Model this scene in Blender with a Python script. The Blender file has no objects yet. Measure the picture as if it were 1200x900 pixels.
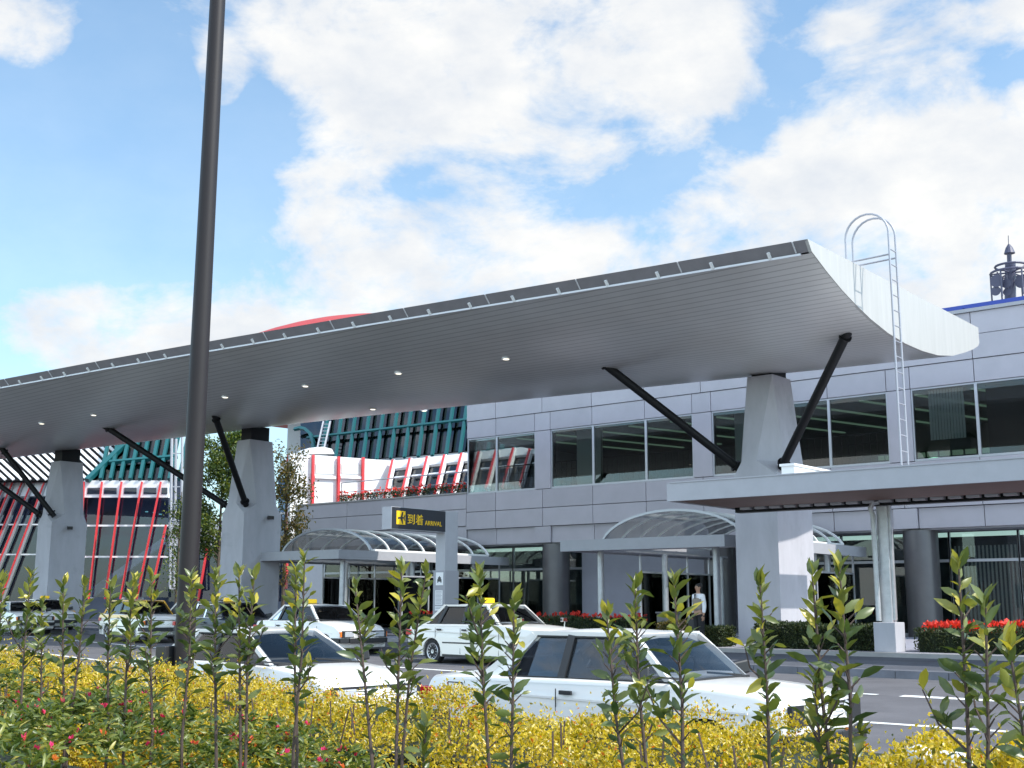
import bpy, bmesh, math, random
import numpy as np
from mathutils import Vector, Matrix
random.seed(7); rng = np.random.default_rng(11)
R = math.radians; PI = math.pi
scn = bpy.context.scene; COL = scn.collection

# ------------------------------------------------------------------ camera
F, PITCH, YAW, ROLL, HC = 1395.0, R(10.45), R(39.46), 0.0025, 1.22
fw = Vector((-math.sin(YAW)*math.cos(PITCH), math.cos(YAW)*math.cos(PITCH), math.sin(PITCH)))
rt = Vector((math.cos(YAW), math.sin(YAW), 0)); up = rt.cross(fw)
rt, up = rt*math.cos(ROLL)+up*math.sin(ROLL), up*math.cos(ROLL)-rt*math.sin(ROLL)
EYE = Vector((0, 0, HC))
def sight(x, y): return rt*((x-600)/F) - up*((y-450)/F) + fw
def on_y(x, y, Y): d = sight(x, y); return EYE + d*(Y/d.y)
def on_z(x, y, Z): d = sight(x, y); return EYE + d*((Z-HC)/d.z)
def on_plane(x, y, P, n): d = sight(x, y); return EYE + d*((Vector(P)-EYE).dot(n)/d.dot(n))
cd = bpy.data.cameras.new('camera'); cam = bpy.data.objects.new('camera', cd); COL.objects.link(cam)
cd.sensor_width = 36; cd.lens = 36*F/1200; cd.clip_end = 5000; cd.clip_start = 0.05
M = Matrix((rt, up, -fw)).transposed().to_4x4(); M.translation = EYE; cam.matrix_world = M
scn.camera = cam

# ------------------------------------------------------------------ materials
def mat(name, col, rough=0.6, metal=0.0, var=0.0, scale=6.0, spec=0.5, bump=0.0, bscale=60.0, coat=0.0, emit=None, estr=0.0, stretch=None):
    m = bpy.data.materials.new(name); m.use_nodes = True; nt = m.node_tree; b = nt.nodes['Principled BSDF']
    b.inputs['Base Color'].default_value = (*col, 1); b.inputs['Roughness'].default_value = rough
    b.inputs['Metallic'].default_value = metal; b.inputs['Specular IOR Level'].default_value = spec
    b.inputs['Coat Weight'].default_value = coat
    if emit: b.inputs['Emission Color'].default_value = (*emit, 1); b.inputs['Emission Strength'].default_value = estr
    tc = None
    if var or bump:
        tc = nt.nodes.new('ShaderNodeTexCoord'); vec = tc.outputs['Object']
        if stretch:
            mp = nt.nodes.new('ShaderNodeMapping'); mp.inputs['Scale'].default_value = stretch
            nt.links.new(vec, mp.inputs[0]); vec = mp.outputs[0]
    if var:
        n = nt.nodes.new('ShaderNodeTexNoise'); n.inputs['Scale'].default_value = scale; n.inputs['Detail'].default_value = 6; n.inputs['Roughness'].default_value = .65
        r = nt.nodes.new('ShaderNodeMapRange'); r.inputs['From Min'].default_value = .3; r.inputs['From Max'].default_value = .7
        r.inputs['To Min'].default_value = 1-var; r.inputs['To Max'].default_value = 1+var
        x = nt.nodes.new('ShaderNodeVectorMath'); x.operation = 'SCALE'; x.inputs[0].default_value = col
        nt.links.new(vec, n.inputs['Vector']); nt.links.new(n.outputs['Fac'], r.inputs['Value'])
        nt.links.new(r.outputs[0], x.inputs['Scale']); nt.links.new(x.outputs[0], b.inputs['Base Color'])
    if bump:
        n2 = nt.nodes.new('ShaderNodeTexNoise'); n2.inputs['Scale'].default_value = bscale; n2.inputs['Detail'].default_value = 4
        bp = nt.nodes.new('ShaderNodeBump'); bp.inputs['Strength'].default_value = bump; bp.inputs['Distance'].default_value = .02
        nt.links.new(vec, n2.inputs['Vector']); nt.links.new(n2.outputs['Fac'], bp.inputs['Height']); nt.links.new(bp.outputs[0], b.inputs['Normal'])
    return m
def glass(name, tint, refl=1.0, rough=0.0, ior=1.5):
    m = bpy.data.materials.new(name); m.use_nodes = True; nt = m.node_tree; nt.nodes.clear()
    o = nt.nodes.new('ShaderNodeOutputMaterial'); mx = nt.nodes.new('ShaderNodeMixShader'); fr = nt.nodes.new('ShaderNodeFresnel')
    fr.inputs['IOR'].default_value = ior
    mu = nt.nodes.new('ShaderNodeMath'); mu.operation = 'MULTIPLY'; mu.inputs[1].default_value = refl; mu.use_clamp = True
    t = nt.nodes.new('ShaderNodeBsdfTransparent'); t.inputs[0].default_value = (*tint, 1)
    g = nt.nodes.new('ShaderNodeBsdfGlossy'); g.inputs['Roughness'].default_value = rough
    nt.links.new(fr.outputs[0], mu.inputs[0]); nt.links.new(mu.outputs[0], mx.inputs[0]); nt.links.new(t.outputs[0], mx.inputs[1])
    nt.links.new(g.outputs[0], mx.inputs[2]); nt.links.new(mx.outputs[0], o.inputs[0]); return m
def leafmat(name, stops, rough=.45, trans=.35, tcol=1.0, spec=.5):
    m = bpy.data.materials.new(name); m.use_nodes = True; nt = m.node_tree; b = nt.nodes['Principled BSDF']; o = nt.nodes['Material Output']
    a = nt.nodes.new('ShaderNodeAttribute'); a.attribute_name = 'rnd'
    r = nt.nodes.new('ShaderNodeValToRGB'); e = r.color_ramp.elements
    e[0].position, e[0].color = stops[0][0], (*stops[0][1], 1); e[1].position, e[1].color = stops[-1][0], (*stops[-1][1], 1)
    for p, c in stops[1:-1]: q = e.new(p); q.color = (*c, 1)
    t = nt.nodes.new('ShaderNodeBsdfTranslucent'); mx = nt.nodes.new('ShaderNodeMixShader'); mx.inputs[0].default_value = trans
    sc = nt.nodes.new('ShaderNodeVectorMath'); sc.operation = 'MULTIPLY'; sc.inputs[1].default_value = (1.5*tcol, 1.45*tcol, .6*tcol)
    b.inputs['Roughness'].default_value = rough; b.inputs['Specular IOR Level'].default_value = spec
    nt.links.new(a.outputs['Fac'], r.inputs[0]); nt.links.new(r.outputs[0], b.inputs['Base Color'])
    nt.links.new(r.outputs[0], sc.inputs[0]); nt.links.new(sc.outputs[0], t.inputs[0])
    nt.links.new(b.outputs[0], mx.inputs[1]); nt.links.new(t.outputs[0], mx.inputs[2]); nt.links.new(mx.outputs[0], o.inputs[0]); return m

MT = dict(
 asphalt=mat('asphalt', (.105,.10,.106), .9, var=.2, scale=.9, bump=.35, bscale=90),
 paving=mat('paving', (.072,.077,.092), .75, var=.22, scale=1.2, bump=.2, bscale=50, stretch=(.35,1.6,1)),
 kerb=mat('kerb_stone', (.12,.123,.14), .8, var=.2, scale=3),
 pale=mat('pale_paving', (.33,.32,.31), .85, var=.1, scale=3),
 soil=mat('soil', (.045,.032,.02), .95, var=.3, scale=8, bump=.6, bscale=20),
 earth=mat('far_ground', (.17,.165,.15), .95, var=.3, scale=.05),
 paint=mat('road_paint', (.74,.73,.70), .7, var=.07, scale=7),
 conc=mat('pillar_concrete', (.43,.425,.455), .7, var=.10, scale=1.6, bump=.10, bscale=30, stretch=(1,1,.35)),
 soffit=mat('soffit_panels', (.55,.545,.53), .30, metal=.35, var=.05, scale=.9),
 shell=mat('white_shell', (.76,.76,.745), .5, var=.06, scale=2.2, stretch=(1,2.2,.25)),
 fascia=mat('dark_fascia', (.20,.19,.20), .5, var=.1, scale=2),
 gutter=mat('gutter_metal', (.62,.62,.63), .4, metal=.2),
 strut=mat('black_steel', (.008,.008,.009), .5, spec=.25),
 steel=mat('galvanised_steel', (.50,.505,.52), .42, metal=.55, var=.12, scale=6),
 steelp=mat('grey_painted_steel', (.36,.362,.385), .5, var=.05, scale=3),
 stone=mat('wall_panels', (.425,.405,.44), .62, var=.055, scale=1.1, bump=.03, bscale=60),
 joint=mat('panel_joint', (.05,.05,.06), .8),
 lav=mat('lavender_wall', (.30,.30,.35), .7, var=.05, scale=1.5),
 colm=mat('column_metal', (.12,.115,.12), .36, metal=.4, var=.08, scale=2),
 frame=mat('window_frame', (.50,.51,.54), .4, metal=.4),
 dark=mat('interior_dark', (.035,.038,.04), .8, var=.2, scale=1),
 room=mat('interior_room', (.10,.11,.105), .85, var=.15, scale=.7),
 roomp=mat('interior_pale_wall', (.55,.58,.55), .85),
 strip=mat('ceiling_light_strip', (.3,.36,.3), .6, emit=(.55,.9,.65), estr=.16),
 bulb=mat('lit_lamp', (.9,.9,.8), .5, emit=(1,.93,.75), estr=1.4),
 glow=mat('green_lamp', (.5,.9,.7), .5, emit=(.4,1,.65), estr=1.6),
 blind=mat('blind_fabric', (.72,.76,.75), .8),
 white=mat('white_paint', (.80,.80,.79), .45, var=.03, scale=2),
 cream=mat('pale_parapet', (.76,.755,.74), .6, var=.04, scale=1),
 red=mat('red_paint', (.70,.045,.05), .45),
 redroof=mat('red_roof', (.42,.05,.045), .55, var=.08, scale=.6),
 teal=mat('teal_paint', (.006,.088,.095), .42),
 blue=mat('blue_paint', (.02,.05,.30), .45),
 sign=mat('sign_dark', (.025,.028,.035), .35),
 yellow=mat('sign_yellow', (.85,.52,.01), .5),
 brown=mat('brown_pole', (.020,.0155,.016), .5, metal=.0, spec=.3, var=.06, scale=2),
 wood=mat('timber_soffit', (.15,.075,.05), .6, var=.25, scale=2, stretch=(1,9,1)),
 tyre=mat('rubber', (.018,.018,.019), .8),
 rim=mat('rim_metal', (.55,.55,.56), .32, metal=.7),
 black=mat('black_plastic', (.02,.02,.022), .45),
 chrome=mat('chrome', (.7,.7,.7), .12, metal=1),
 carw=mat('white_car_paint', (.81,.785,.74), .28, coat=.6),
 cari=mat('ivory_car_paint', (.79,.755,.69), .28, coat=.6),
 carn=mat('navy_car_paint', (.010,.014,.028), .3, coat=.15, spec=.3),
 cary=mat('yellow_car_paint', (.80,.42,.05), .3, coat=.6),
 seat=mat('seat_fabric', (.03,.032,.04), .85), seatl=mat('seat_cover', (.55,.56,.58), .85),
 lens=mat('lamp_lens', (.42,.43,.45), .12, coat=1), orange=mat('orange_lens', (.85,.2,.02), .2, coat=1), redl=mat('tail_lens', (.5,.012,.012), .2, coat=1),
 lampy=mat('taxi_lamp_plastic', (.88,.55,.01), .35, emit=(1,.6,.02), estr=.15),
 skin=mat('skin', (.42,.24,.16), .6), hair=mat('hair', (.012,.01,.01), .6), shirt=mat('shirt', (.78,.78,.80), .8), vest=mat('vest', (.27,.235,.19), .85), trous=mat('trousers', (.012,.012,.014), .8),
 bark=mat('bark', (.10,.075,.055), .9, var=.3, scale=20), stem=mat('stem', (.075,.05,.04), .8, var=.3, scale=40),
 ladder=mat('ladder_steel', (.36,.36,.39), .45, metal=.3), anten=mat('antenna_paint', (.06,.06,.10), .5),
 endp=mat('end_fascia_panel', (.40,.392,.372), .55, var=.07, scale=2.0, stretch=(1,2.4,.22)), innerb=mat('inner_blue_wall', (.05,.07,.11), .8, var=.3, scale=.6),
 hallr=mat('ground_hall_wall', (.16,.185,.21), .8, var=.4, scale=.5),
 rock=mat('white_stone', (.6,.6,.58), .8, var=.15, scale=20),
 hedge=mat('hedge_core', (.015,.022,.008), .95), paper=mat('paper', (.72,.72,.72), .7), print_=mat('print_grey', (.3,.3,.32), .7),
)
MT['gl'] = glass('window_glass', (.64,.68,.67), 1.2)
MT['gd'] = glass('dark_glass', (.30,.36,.48), 1.5)
MT['gcar'] = glass('car_glass', (.50,.53,.56), 1.05)
MT['gv'] = glass('vault_glass', (.82,.86,.86), .8, .05)
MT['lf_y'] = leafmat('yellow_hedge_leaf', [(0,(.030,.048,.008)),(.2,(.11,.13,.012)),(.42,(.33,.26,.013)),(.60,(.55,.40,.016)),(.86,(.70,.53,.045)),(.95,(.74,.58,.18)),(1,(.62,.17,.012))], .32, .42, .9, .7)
MT['lf_a'] = leafmat('azalea_leaf', [(0,(.022,.05,.012)),(.4,(.085,.125,.024)),(.75,(.21,.235,.045)),(1,(.42,.36,.08))], .36, .36)
MT['lf_p'] = leafmat('azalea_petal', [(0,(.62,.03,.10)),(.6,(.75,.05,.22)),(.85,(.72,.10,.05)),(1,(.75,.22,.04))], .6, .35)
MT['lf_s'] = leafmat('sapling_leaf', [(0,(.050,.085,.030)),(.5,(.115,.150,.042)),(.85,(.23,.235,.05)),(1,(.50,.42,.06))], .34, .34, .85, .6)
MT['lf_h'] = leafmat('clipped_hedge_leaf', [(0,(.012,.026,.007)),(.6,(.035,.055,.014)),(1,(.075,.085,.025))], .55, .2)
MT['lf_r'] = leafmat('red_petal', [(0,(.62,.02,.015)),(1,(.78,.06,.04))], .6, .3)
MT['lf_t'] = leafmat('tree_leaf', [(0,(.025,.055,.012)),(.6,(.07,.115,.022)),(1,(.20,.22,.03))], .45, .35)
MT['lf_b'] = leafmat('bronze_leaf', [(0,(.035,.05,.014)),(.6,(.11,.10,.025)),(1,(.22,.14,.03))], .45, .35)

def per_island(m, amt):
    nt = m.node_tree; b = nt.nodes['Principled BSDF']; g = nt.nodes.new('ShaderNodeNewGeometry'); r = nt.nodes.new('ShaderNodeMapRange')
    r.inputs['To Min'].default_value = 1-amt; r.inputs['To Max'].default_value = 1+amt
    x = nt.nodes.new('ShaderNodeVectorMath'); x.operation = 'SCALE'; src = b.inputs['Base Color'].links[0].from_socket
    nt.links.new(g.outputs['Random Per Island'], r.inputs['Value']); nt.links.new(src, x.inputs[0]); nt.links.new(r.outputs[0], x.inputs['Scale']); nt.links.new(x.outputs[0], b.inputs['Base Color'])
per_island(MT['stone'], .05); per_island(MT['kerb'], .12)
def stains(m, sc, lo, amt):
    nt = m.node_tree; b = nt.nodes['Principled BSDF']; src = b.inputs['Base Color'].links[0].from_socket
    tc = nt.nodes.new('ShaderNodeTexCoord'); mp = nt.nodes.new('ShaderNodeMapping'); mp.inputs['Scale'].default_value = (.35,1.3,1); nt.links.new(tc.outputs['Object'], mp.inputs[0])
    n = nt.nodes.new('ShaderNodeTexNoise'); n.inputs['Scale'].default_value = sc; n.inputs['Detail'].default_value = 8; n.inputs['Roughness'].default_value = .7; nt.links.new(mp.outputs[0], n.inputs['Vector'])
    r = nt.nodes.new('ShaderNodeMapRange'); r.inputs['From Min'].default_value = lo; r.inputs['From Max'].default_value = lo+.12; r.inputs['To Min'].default_value = 1; r.inputs['To Max'].default_value = amt; nt.links.new(n.outputs['Fac'], r.inputs['Value'])
    x = nt.nodes.new('ShaderNodeVectorMath'); x.operation = 'SCALE'; nt.links.new(src, x.inputs[0]); nt.links.new(r.outputs[0], x.inputs['Scale']); nt.links.new(x.outputs[0], b.inputs['Base Color'])
stains(MT['asphalt'], .8, .55, .72); stains(MT['paving'], 1.0, .55, .7); stains(MT['paint'], 5.0, .58, .6); stains(MT['conc'], .9, .58, .86)
# ribbed soffit: fine lengthwise boards
def ribbed(m, axis, n, depth=.35):
    nt = m.node_tree; b = nt.nodes['Principled BSDF']; tc = nt.nodes.new('ShaderNodeTexCoord'); sx = nt.nodes.new('ShaderNodeSeparateXYZ')
    f1 = nt.nodes.new('ShaderNodeMath'); f1.operation = 'MULTIPLY'; f1.inputs[1].default_value = n
    fr = nt.nodes.new('ShaderNodeMath'); fr.operation = 'FRACT'
    lt = nt.nodes.new('ShaderNodeMath'); lt.operation = 'LESS_THAN'; lt.inputs[1].default_value = .16
    mx = nt.nodes.new('ShaderNodeMix'); mx.data_type = 'RGBA'; mx.blend_type = 'MULTIPLY'; mx.inputs[7].default_value = (depth,)*3+(1,)
    src = b.inputs['Base Color'].links[0].from_socket
    nt.links.new(tc.outputs['Object'], sx.inputs[0]); nt.links.new(sx.outputs[axis], f1.inputs[0]); nt.links.new(f1.outputs[0], fr.inputs[0])
    nt.links.new(fr.outputs[0], lt.inputs[0]); nt.links.new(lt.outputs[0], mx.inputs[0]); nt.links.new(src, mx.inputs[6]); nt.links.new(mx.outputs[2], b.inputs['Base Color'])
ribbed(MT['soffit'], 1, 5.0, .66)

# ------------------------------------------------------------------ mesh helpers
class MB:
    def __init__(s): s.v = []; s.f = []; s.m = []
    def add(s, vs, fs, m=0):
        o = len(s.v); s.v += [tuple(v) for v in vs]; s.f += [tuple(i+o for i in f) for f in fs]; s.m += [m]*len(fs); return s
    def box(s, x0, x1, y0, y1, z0, z1, m=0):
        return s.add([(x0,y0,z0),(x1,y0,z0),(x1,y1,z0),(x0,y1,z0),(x0,y0,z1),(x1,y0,z1),(x1,y1,z1),(x0,y1,z1)],
                     [(0,3,2,1),(4,5,6,7),(0,1,5,4),(1,2,6,5),(2,3,7,6),(3,0,4,7)], m)
    def bar(s, a, b, w, h, m=0, upv=(0,0,1)):
        a, b = Vector(a), Vector(b); d = (b-a).normalized(); u = Vector(upv)
        if abs(d.dot(u)) > .95: u = Vector((0,1,0))
        x = d.cross(u).normalized(); y = x.cross(d)
        x *= w/2; y *= h/2
        return s.add([a-x-y,a+x-y,a+x+y,a-x+y,b-x-y,b+x-y,b+x+y,b-x+y], [(0,1,2,3),(4,7,6,5),(0,4,5,1),(1,5,6,2),(2,6,7,3),(3,7,4,0)], m)
    def tube(s, pts, r, n=8, m=0, cap=True):
        pts = [Vector(p) for p in pts]; k = len(pts); rr = r if isinstance(r, (list, tuple)) else [r]*k
        vs = []; ref = None
        for i, p in enumerate(pts):
            d = (pts[min(i+1,k-1)]-pts[max(i-1,0)]).normalized()
            if ref is None: ref = Vector((0,0,1)) if abs(d.z) < .9 else Vector((1,0,0))
            x = d.cross(ref).normalized(); y = x.cross(d).normalized(); ref = y if abs(d.dot(y)) < .9 else ref
            for j in range(n):
                t = 2*PI*j/n; vs.append(p+(x*math.cos(t)+y*math.sin(t))*rr[i])
        fs = [(i*n+j, i*n+(j+1)%n, (i+1)*n+(j+1)%n, (i+1)*n+j) for i in range(k-1) for j in range(n)]
        if cap: fs += [tuple(range(n))[::-1], tuple((k-1)*n+j for j in range(n))]
        return s.add(vs, fs, m)
    def lathe(s, prof, c=(0,0,0), axis='z', n=24, m=0):
        vs = []; k = len(prof); c = Vector(c)
        for (r, h) in prof:
            for j in range(n):
                t = 2*PI*j/n; a, b = r*math.cos(t), r*math.sin(t)
                vs.append(c+Vector({'z': (a,b,h), 'y': (a,h,b), 'x': (h,a,b)}[axis]))
        fs = [(i*n+j, i*n+(j+1)%n, (i+1)*n+(j+1)%n, (i+1)*n+j) for i in range(k-1) for j in range(n)]
        fs += [tuple(range(n))[::-1], tuple((k-1)*n+j for j in range(n))]
        return s.add(vs, fs, m)
    def prism(s, poly, d, m=0):      # polygon (list of 3d pts) extruded by vector d
        n = len(poly); d = Vector(d); vs = [Vector(p) for p in poly]+[Vector(p)+d for p in poly]
        return s.add(vs, [tuple(range(n))[::-1], tuple(range(n, 2*n))]+[(i,(i+1)%n,n+(i+1)%n,n+i) for i in range(n)], m)
def base_of(p):
    v = Vector((0,0,0))
    while p is not None: v += p.location; p = p.parent
    return v
def obj(name, mb, mats, parent=None, local=False, smooth=None, bevel=0, kind=None, label=None):
    me = bpy.data.meshes.new(name)
    off = Vector((0,0,0)) if (local or parent is None) else base_of(parent)
    me.from_pydata([tuple(Vector(v)-off) for v in mb.v], [], mb.f)
    bm = bmesh.new(); bm.from_mesh(me); bmesh.ops.recalc_face_normals(bm, faces=bm.faces); bm.to_mesh(me); bm.free()
    if not isinstance(mats, (list, tuple)): mats = [mats]
    for m in mats: me.materials.append(MT[m] if isinstance(m, str) else m)
    if len(mats) > 1: me.polygons.foreach_set('material_index', mb.m)
    o = bpy.data.objects.new(name, me); COL.objects.link(o)
    if parent is not None: o.parent = parent
    if smooth is not None:
        me.polygons.foreach_set('use_smooth', [True]*len(me.polygons)); me.set_sharp_from_angle(angle=R(smooth))
    if bevel:
        b = o.modifiers.new('bevel', 'BEVEL'); b.width = bevel; b.segments = 2; b.limit_method = 'ANGLE'; b.angle_limit = R(40)
    if kind: o['kind'] = kind
    if label: o['label'] = label
    return o
def tag(o, label, cat, group=None):
    o['label'] = label; o['category'] = cat
    if group: o['group'] = group
    return o
def thing(name, label, cat, loc=(0,0,0), rz=0, group=None):
    o = bpy.data.objects.new(name, None); COL.objects.link(o); o.empty_display_size = .2
    o.location = loc; o.rotation_euler = (0,0,rz); return tag(o, label, cat, group)
def leaves(name, P, D, L, W, mats, parent=None, fold=.25, rnd=None, bend=.12, roundish=False, off=None):
    """many leaf blades: base points P, directions D, lengths L, widths W"""
    n = len(P); D = D/np.linalg.norm(D, axis=1)[:,None]
    ref = rng.normal(size=(n,3)); ref[:,2] += .8 if not roundish else 0
    S = np.cross(D, ref); S /= np.linalg.norm(S, axis=1)[:,None]; N = np.cross(S, D)
    N *= np.sign(N[:,2]+1e-6)[:,None] if not roundish else 1
    L = np.broadcast_to(L, n)[:,None]; W = np.broadcast_to(W, n)[:,None]
    b = P; t = P+D*L-N*L*bend
    m1 = P+D*L*.32+N*L*.03; m2 = P+D*L*.68-N*L*bend*.25
    if roundish:
        V = np.stack([b, P+D*L*.5+S*W*.5+N*W*fold, t, P+D*L*.5-S*W*.5+N*W*fold], 1); fl = [(0,1,2),(0,2,3)]; k = 4
    else:
        V = np.stack([b, m1, m2, t, m1+S*W*.46+N*W*fold, m2+S*W*.42+N*W*fold, m1-S*W*.46+N*W*fold, m2-S*W*.42+N*W*fold], 1); k = 8
        fl = [(0,4,1),(4,5,1),(5,2,1),(5,3,2),(0,1,6),(6,1,7),(7,1,2),(7,2,3)]
    if off is not None: V = V-np.array(off)[None,None,:]
    tri = (np.arange(n)[:,None,None]*k+np.array(fl)[None]).reshape(-1,3)
    me = bpy.data.meshes.new(name); me.vertices.add(n*k); me.vertices.foreach_set('co', V.astype(np.float32).ravel())
    me.loops.add(tri.size); me.loops.foreach_set('vertex_index', tri.astype(np.int32).ravel())
    me.polygons.add(len(tri)); me.polygons.foreach_set('loop_start', np.arange(len(tri), dtype=np.int32)*3)
    me.update(calc_edges=True)
    at = me.attributes.new('rnd', 'FLOAT', 'POINT'); rv = rng.random(n) if rnd is None else np.clip(rnd, 0, 1)
    at.data.foreach_set('value', np.repeat(rv, k).astype(np.float32))
    if not roundish: me.polygons.foreach_set('use_smooth', [True]*len(tri))
    me.materials.append(MT[mats]); o = bpy.data.objects.new(name, me); COL.objects.link(o)
    if parent is not None: o.parent = parent
    return o

# ------------------------------------------------------------------ world, sun
SUN = Vector((1.0, .22, 1.10)).normalized()
sl = bpy.data.lights.new('sun', 'SUN'); sl.energy = 4.2; sl.angle = R(.55); sl.color = (1, .955, .89)
so = bpy.data.objects.new('sun', sl); COL.objects.link(so); so.rotation_euler = (-SUN).to_track_quat('-Z', 'Y').to_euler(); so.location = SUN*60
wd = bpy.data.worlds.new('World'); scn.world = wd; wd.use_nodes = True; nt = wd.node_tree; N = nt.nodes; LK = nt.links
bg = N['Background']; sky = N.new('ShaderNodeTexSky'); sky.sky_type = 'NISHITA'; sky.sun_disc = False
sky.sun_elevation = math.asin(SUN.z); sky.sun_rotation = math.atan2(SUN.x, SUN.y); sky.air_density = 1.0; sky.dust_density = .6; sky.ozone_density = 1.3
def math_n(op, a=None, b=None, c=None, clamp=False):
    n = N.new('ShaderNodeMath'); n.operation = op; n.use_clamp = clamp
    for i, q in enumerate((a, b, c)):
        if q is None: continue
        if isinstance(q, (int, float)): n.inputs[i].default_value = q
        else: LK.new(q, n.inputs[i])
    return n.outputs[0]
tc = N.new('ShaderNodeTexCoord'); sp = N.new('ShaderNodeSeparateXYZ'); LK.new(tc.outputs['Generated'], sp.inputs[0])
az = math_n('ARCTAN2', sp.outputs[0], sp.outputs[1]); el = math_n('ARCSINE', sp.outputs[2])
# cumulus placed around the sky dome: (azimuth, elevation, half widths, weight) in degrees
def azel(x, y): d = sight(x, y).normalized(); return math.degrees(math.atan2(d.x, d.y)), math.degrees(math.asin(d.z))
banks = [(10,30,80,70,.95),(60,60,40,40,.4),(330,15,170,60,.7),(520,60,240,95,.95),(760,50,190,110,1.0),(430,185,120,55,.95),(570,175,110,75,.85),(258,92,26,34,1.5),
         (390,285,150,40,1.1),(150,395,110,50,2.2),(300,360,150,60,.8),(620,300,110,70,.62),(780,270,230,90,1.1),(1010,150,130,80,1.0),(900,230,180,90,1.0),(1130,230,170,170,1.3),(975,38,40,20,.7),
         (1180,40,90,60,.8),(1100,380,260,110,1.2),(620,360,300,70,1.1),
         (120,190,150,120,-.75),(170,255,120,65,-.55),(130,60,28,60,-.6),(925,60,45,45,-.5),(860,160,50,36,-.6),(700,250,90,22,-.3),(500,225,70,16,-.25),(1090,115,60,20,-.25),(770,205,70,30,-.5),(300,130,25,60,-.35),(1185,80,35,25,-.45),(690,220,60,30,-.45),(640,190,30,40,-.2)]
acc = None; neg = None
for (x, y, sx, sy, wt) in banks:
    a0, e0 = azel(x, y); sa = math.degrees(math.atan(sx/F))/math.cos(R(e0)); se = math.degrees(math.atan(sy/F))
    u = math_n('DIVIDE', math_n('SUBTRACT', az, R(a0)), R(sa)); v = math_n('DIVIDE', math_n('SUBTRACT', el, R(e0)), R(se))
    q = math_n('ADD', math_n('MULTIPLY', u, u), math_n('MULTIPLY', v, v))
    g = math_n('MULTIPLY', math_n('EXPONENT', math_n('MULTIPLY', q, -1.0)), wt*(.8 if wt > 0 else 1.25))
    if wt > 0: acc = g if acc is None else math_n('ADD', acc, g)
    else: neg = g if neg is None else math_n('ADD', neg, g)
acc = math_n('ADD', math_n('MINIMUM', acc, .86), neg)
# away from this view: scattered cumulus everywhere
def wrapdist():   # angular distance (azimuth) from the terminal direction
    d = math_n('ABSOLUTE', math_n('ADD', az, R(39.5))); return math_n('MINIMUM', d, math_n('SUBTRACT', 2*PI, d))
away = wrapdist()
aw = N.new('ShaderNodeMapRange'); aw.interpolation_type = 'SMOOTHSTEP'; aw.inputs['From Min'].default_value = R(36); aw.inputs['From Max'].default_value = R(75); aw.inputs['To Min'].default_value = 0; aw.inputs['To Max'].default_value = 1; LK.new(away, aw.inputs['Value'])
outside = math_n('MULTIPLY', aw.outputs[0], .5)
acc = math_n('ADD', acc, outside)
mp = N.new('ShaderNodeMapping'); mp.inputs['Scale'].default_value = (1,1,1.7); LK.new(tc.outputs['Generated'], mp.inputs[0])
def noise(scale, det, rough, dist=0):
    n = N.new('ShaderNodeTexNoise'); n.inputs['Scale'].default_value = scale; n.inputs['Detail'].default_value = det; n.inputs['Roughness'].default_value = rough
    n.inputs['Distortion'].default_value = dist; LK.new(mp.outputs[0], n.inputs['Vector']); return n.outputs['Fac']
n1 = noise(8, 11, .6, .3); n2 = noise(34, 6, .6); n3 = noise(11, 7, .6)
dens = math_n('ADD', acc, math_n('MULTIPLY', math_n('SUBTRACT', n1, .5), 2.6)); dens = math_n('ADD', dens, math_n('MULTIPLY', math_n('SUBTRACT', n2, .5), .55))
mr = N.new('ShaderNodeMapRange'); mr.interpolation_type = 'SMOOTHSTEP'; mr.inputs['From Min'].default_value = .12; mr.inputs['From Max'].default_value = .92; LK.new(dens, mr.inputs['Value'])
haze = N.new('ShaderNodeMapRange'); haze.inputs['From Min'].default_value = R(38); haze.inputs['From Max'].default_value = R(6); haze.inputs['To Min'].default_value = .05; haze.inputs['To Max'].default_value = .34; LK.new(el, haze.inputs['Value'])
cl = math_n('MAXIMUM', math_n('MULTIPLY', mr.outputs[0], .97), haze.outputs[0])
shade = N.new('ShaderNodeMapRange'); shade.inputs['From Min'].default_value = .3; shade.inputs['From Max'].default_value = .72; LK.new(n3, shade.inputs['Value'])
cc = N.new('ShaderNodeMix'); cc.data_type = 'RGBA'; cc.inputs[6].default_value = (6.3,6.65,7.15,1); cc.inputs[7].default_value = (8.7,8.55,8.2,1); LK.new(shade.outputs[0], cc.inputs[0])
mx = N.new('ShaderNodeMix'); mx.data_type = 'RGBA'; LK.new(cl, mx.inputs[0]); LK.new(cc.outputs[2], mx.inputs[7])
tint = N.new('ShaderNodeMix'); tint.data_type = 'RGBA'; tint.blend_type = 'MULTIPLY'; tint.inputs[0].default_value = 1; tint.inputs[7].default_value = (1.45,1.95,2.02,1)
LK.new(sky.outputs[0], tint.inputs[6]); LK.new(tint.outputs[2], mx.inputs[6]); 
fill_gain = math_n('ADD', 1.0, math_n('MULTIPLY', aw.outputs[0], .95))   # added fill: sky outside the view made brighter to lift shaded faces
fin = N.new('ShaderNodeVectorMath'); fin.operation = 'SCALE'; LK.new(mx.outputs[2], fin.inputs[0]); LK.new(fill_gain, fin.inputs['Scale']); LK.new(fin.outputs[0], bg.inputs[0]); bg.inputs[1].default_value = .10
scn.view_settings.view_transform = 'Standard'; scn.view_settings.look = 'None'; scn.view_settings.exposure = .32; scn.view_settings.gamma = 1

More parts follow.
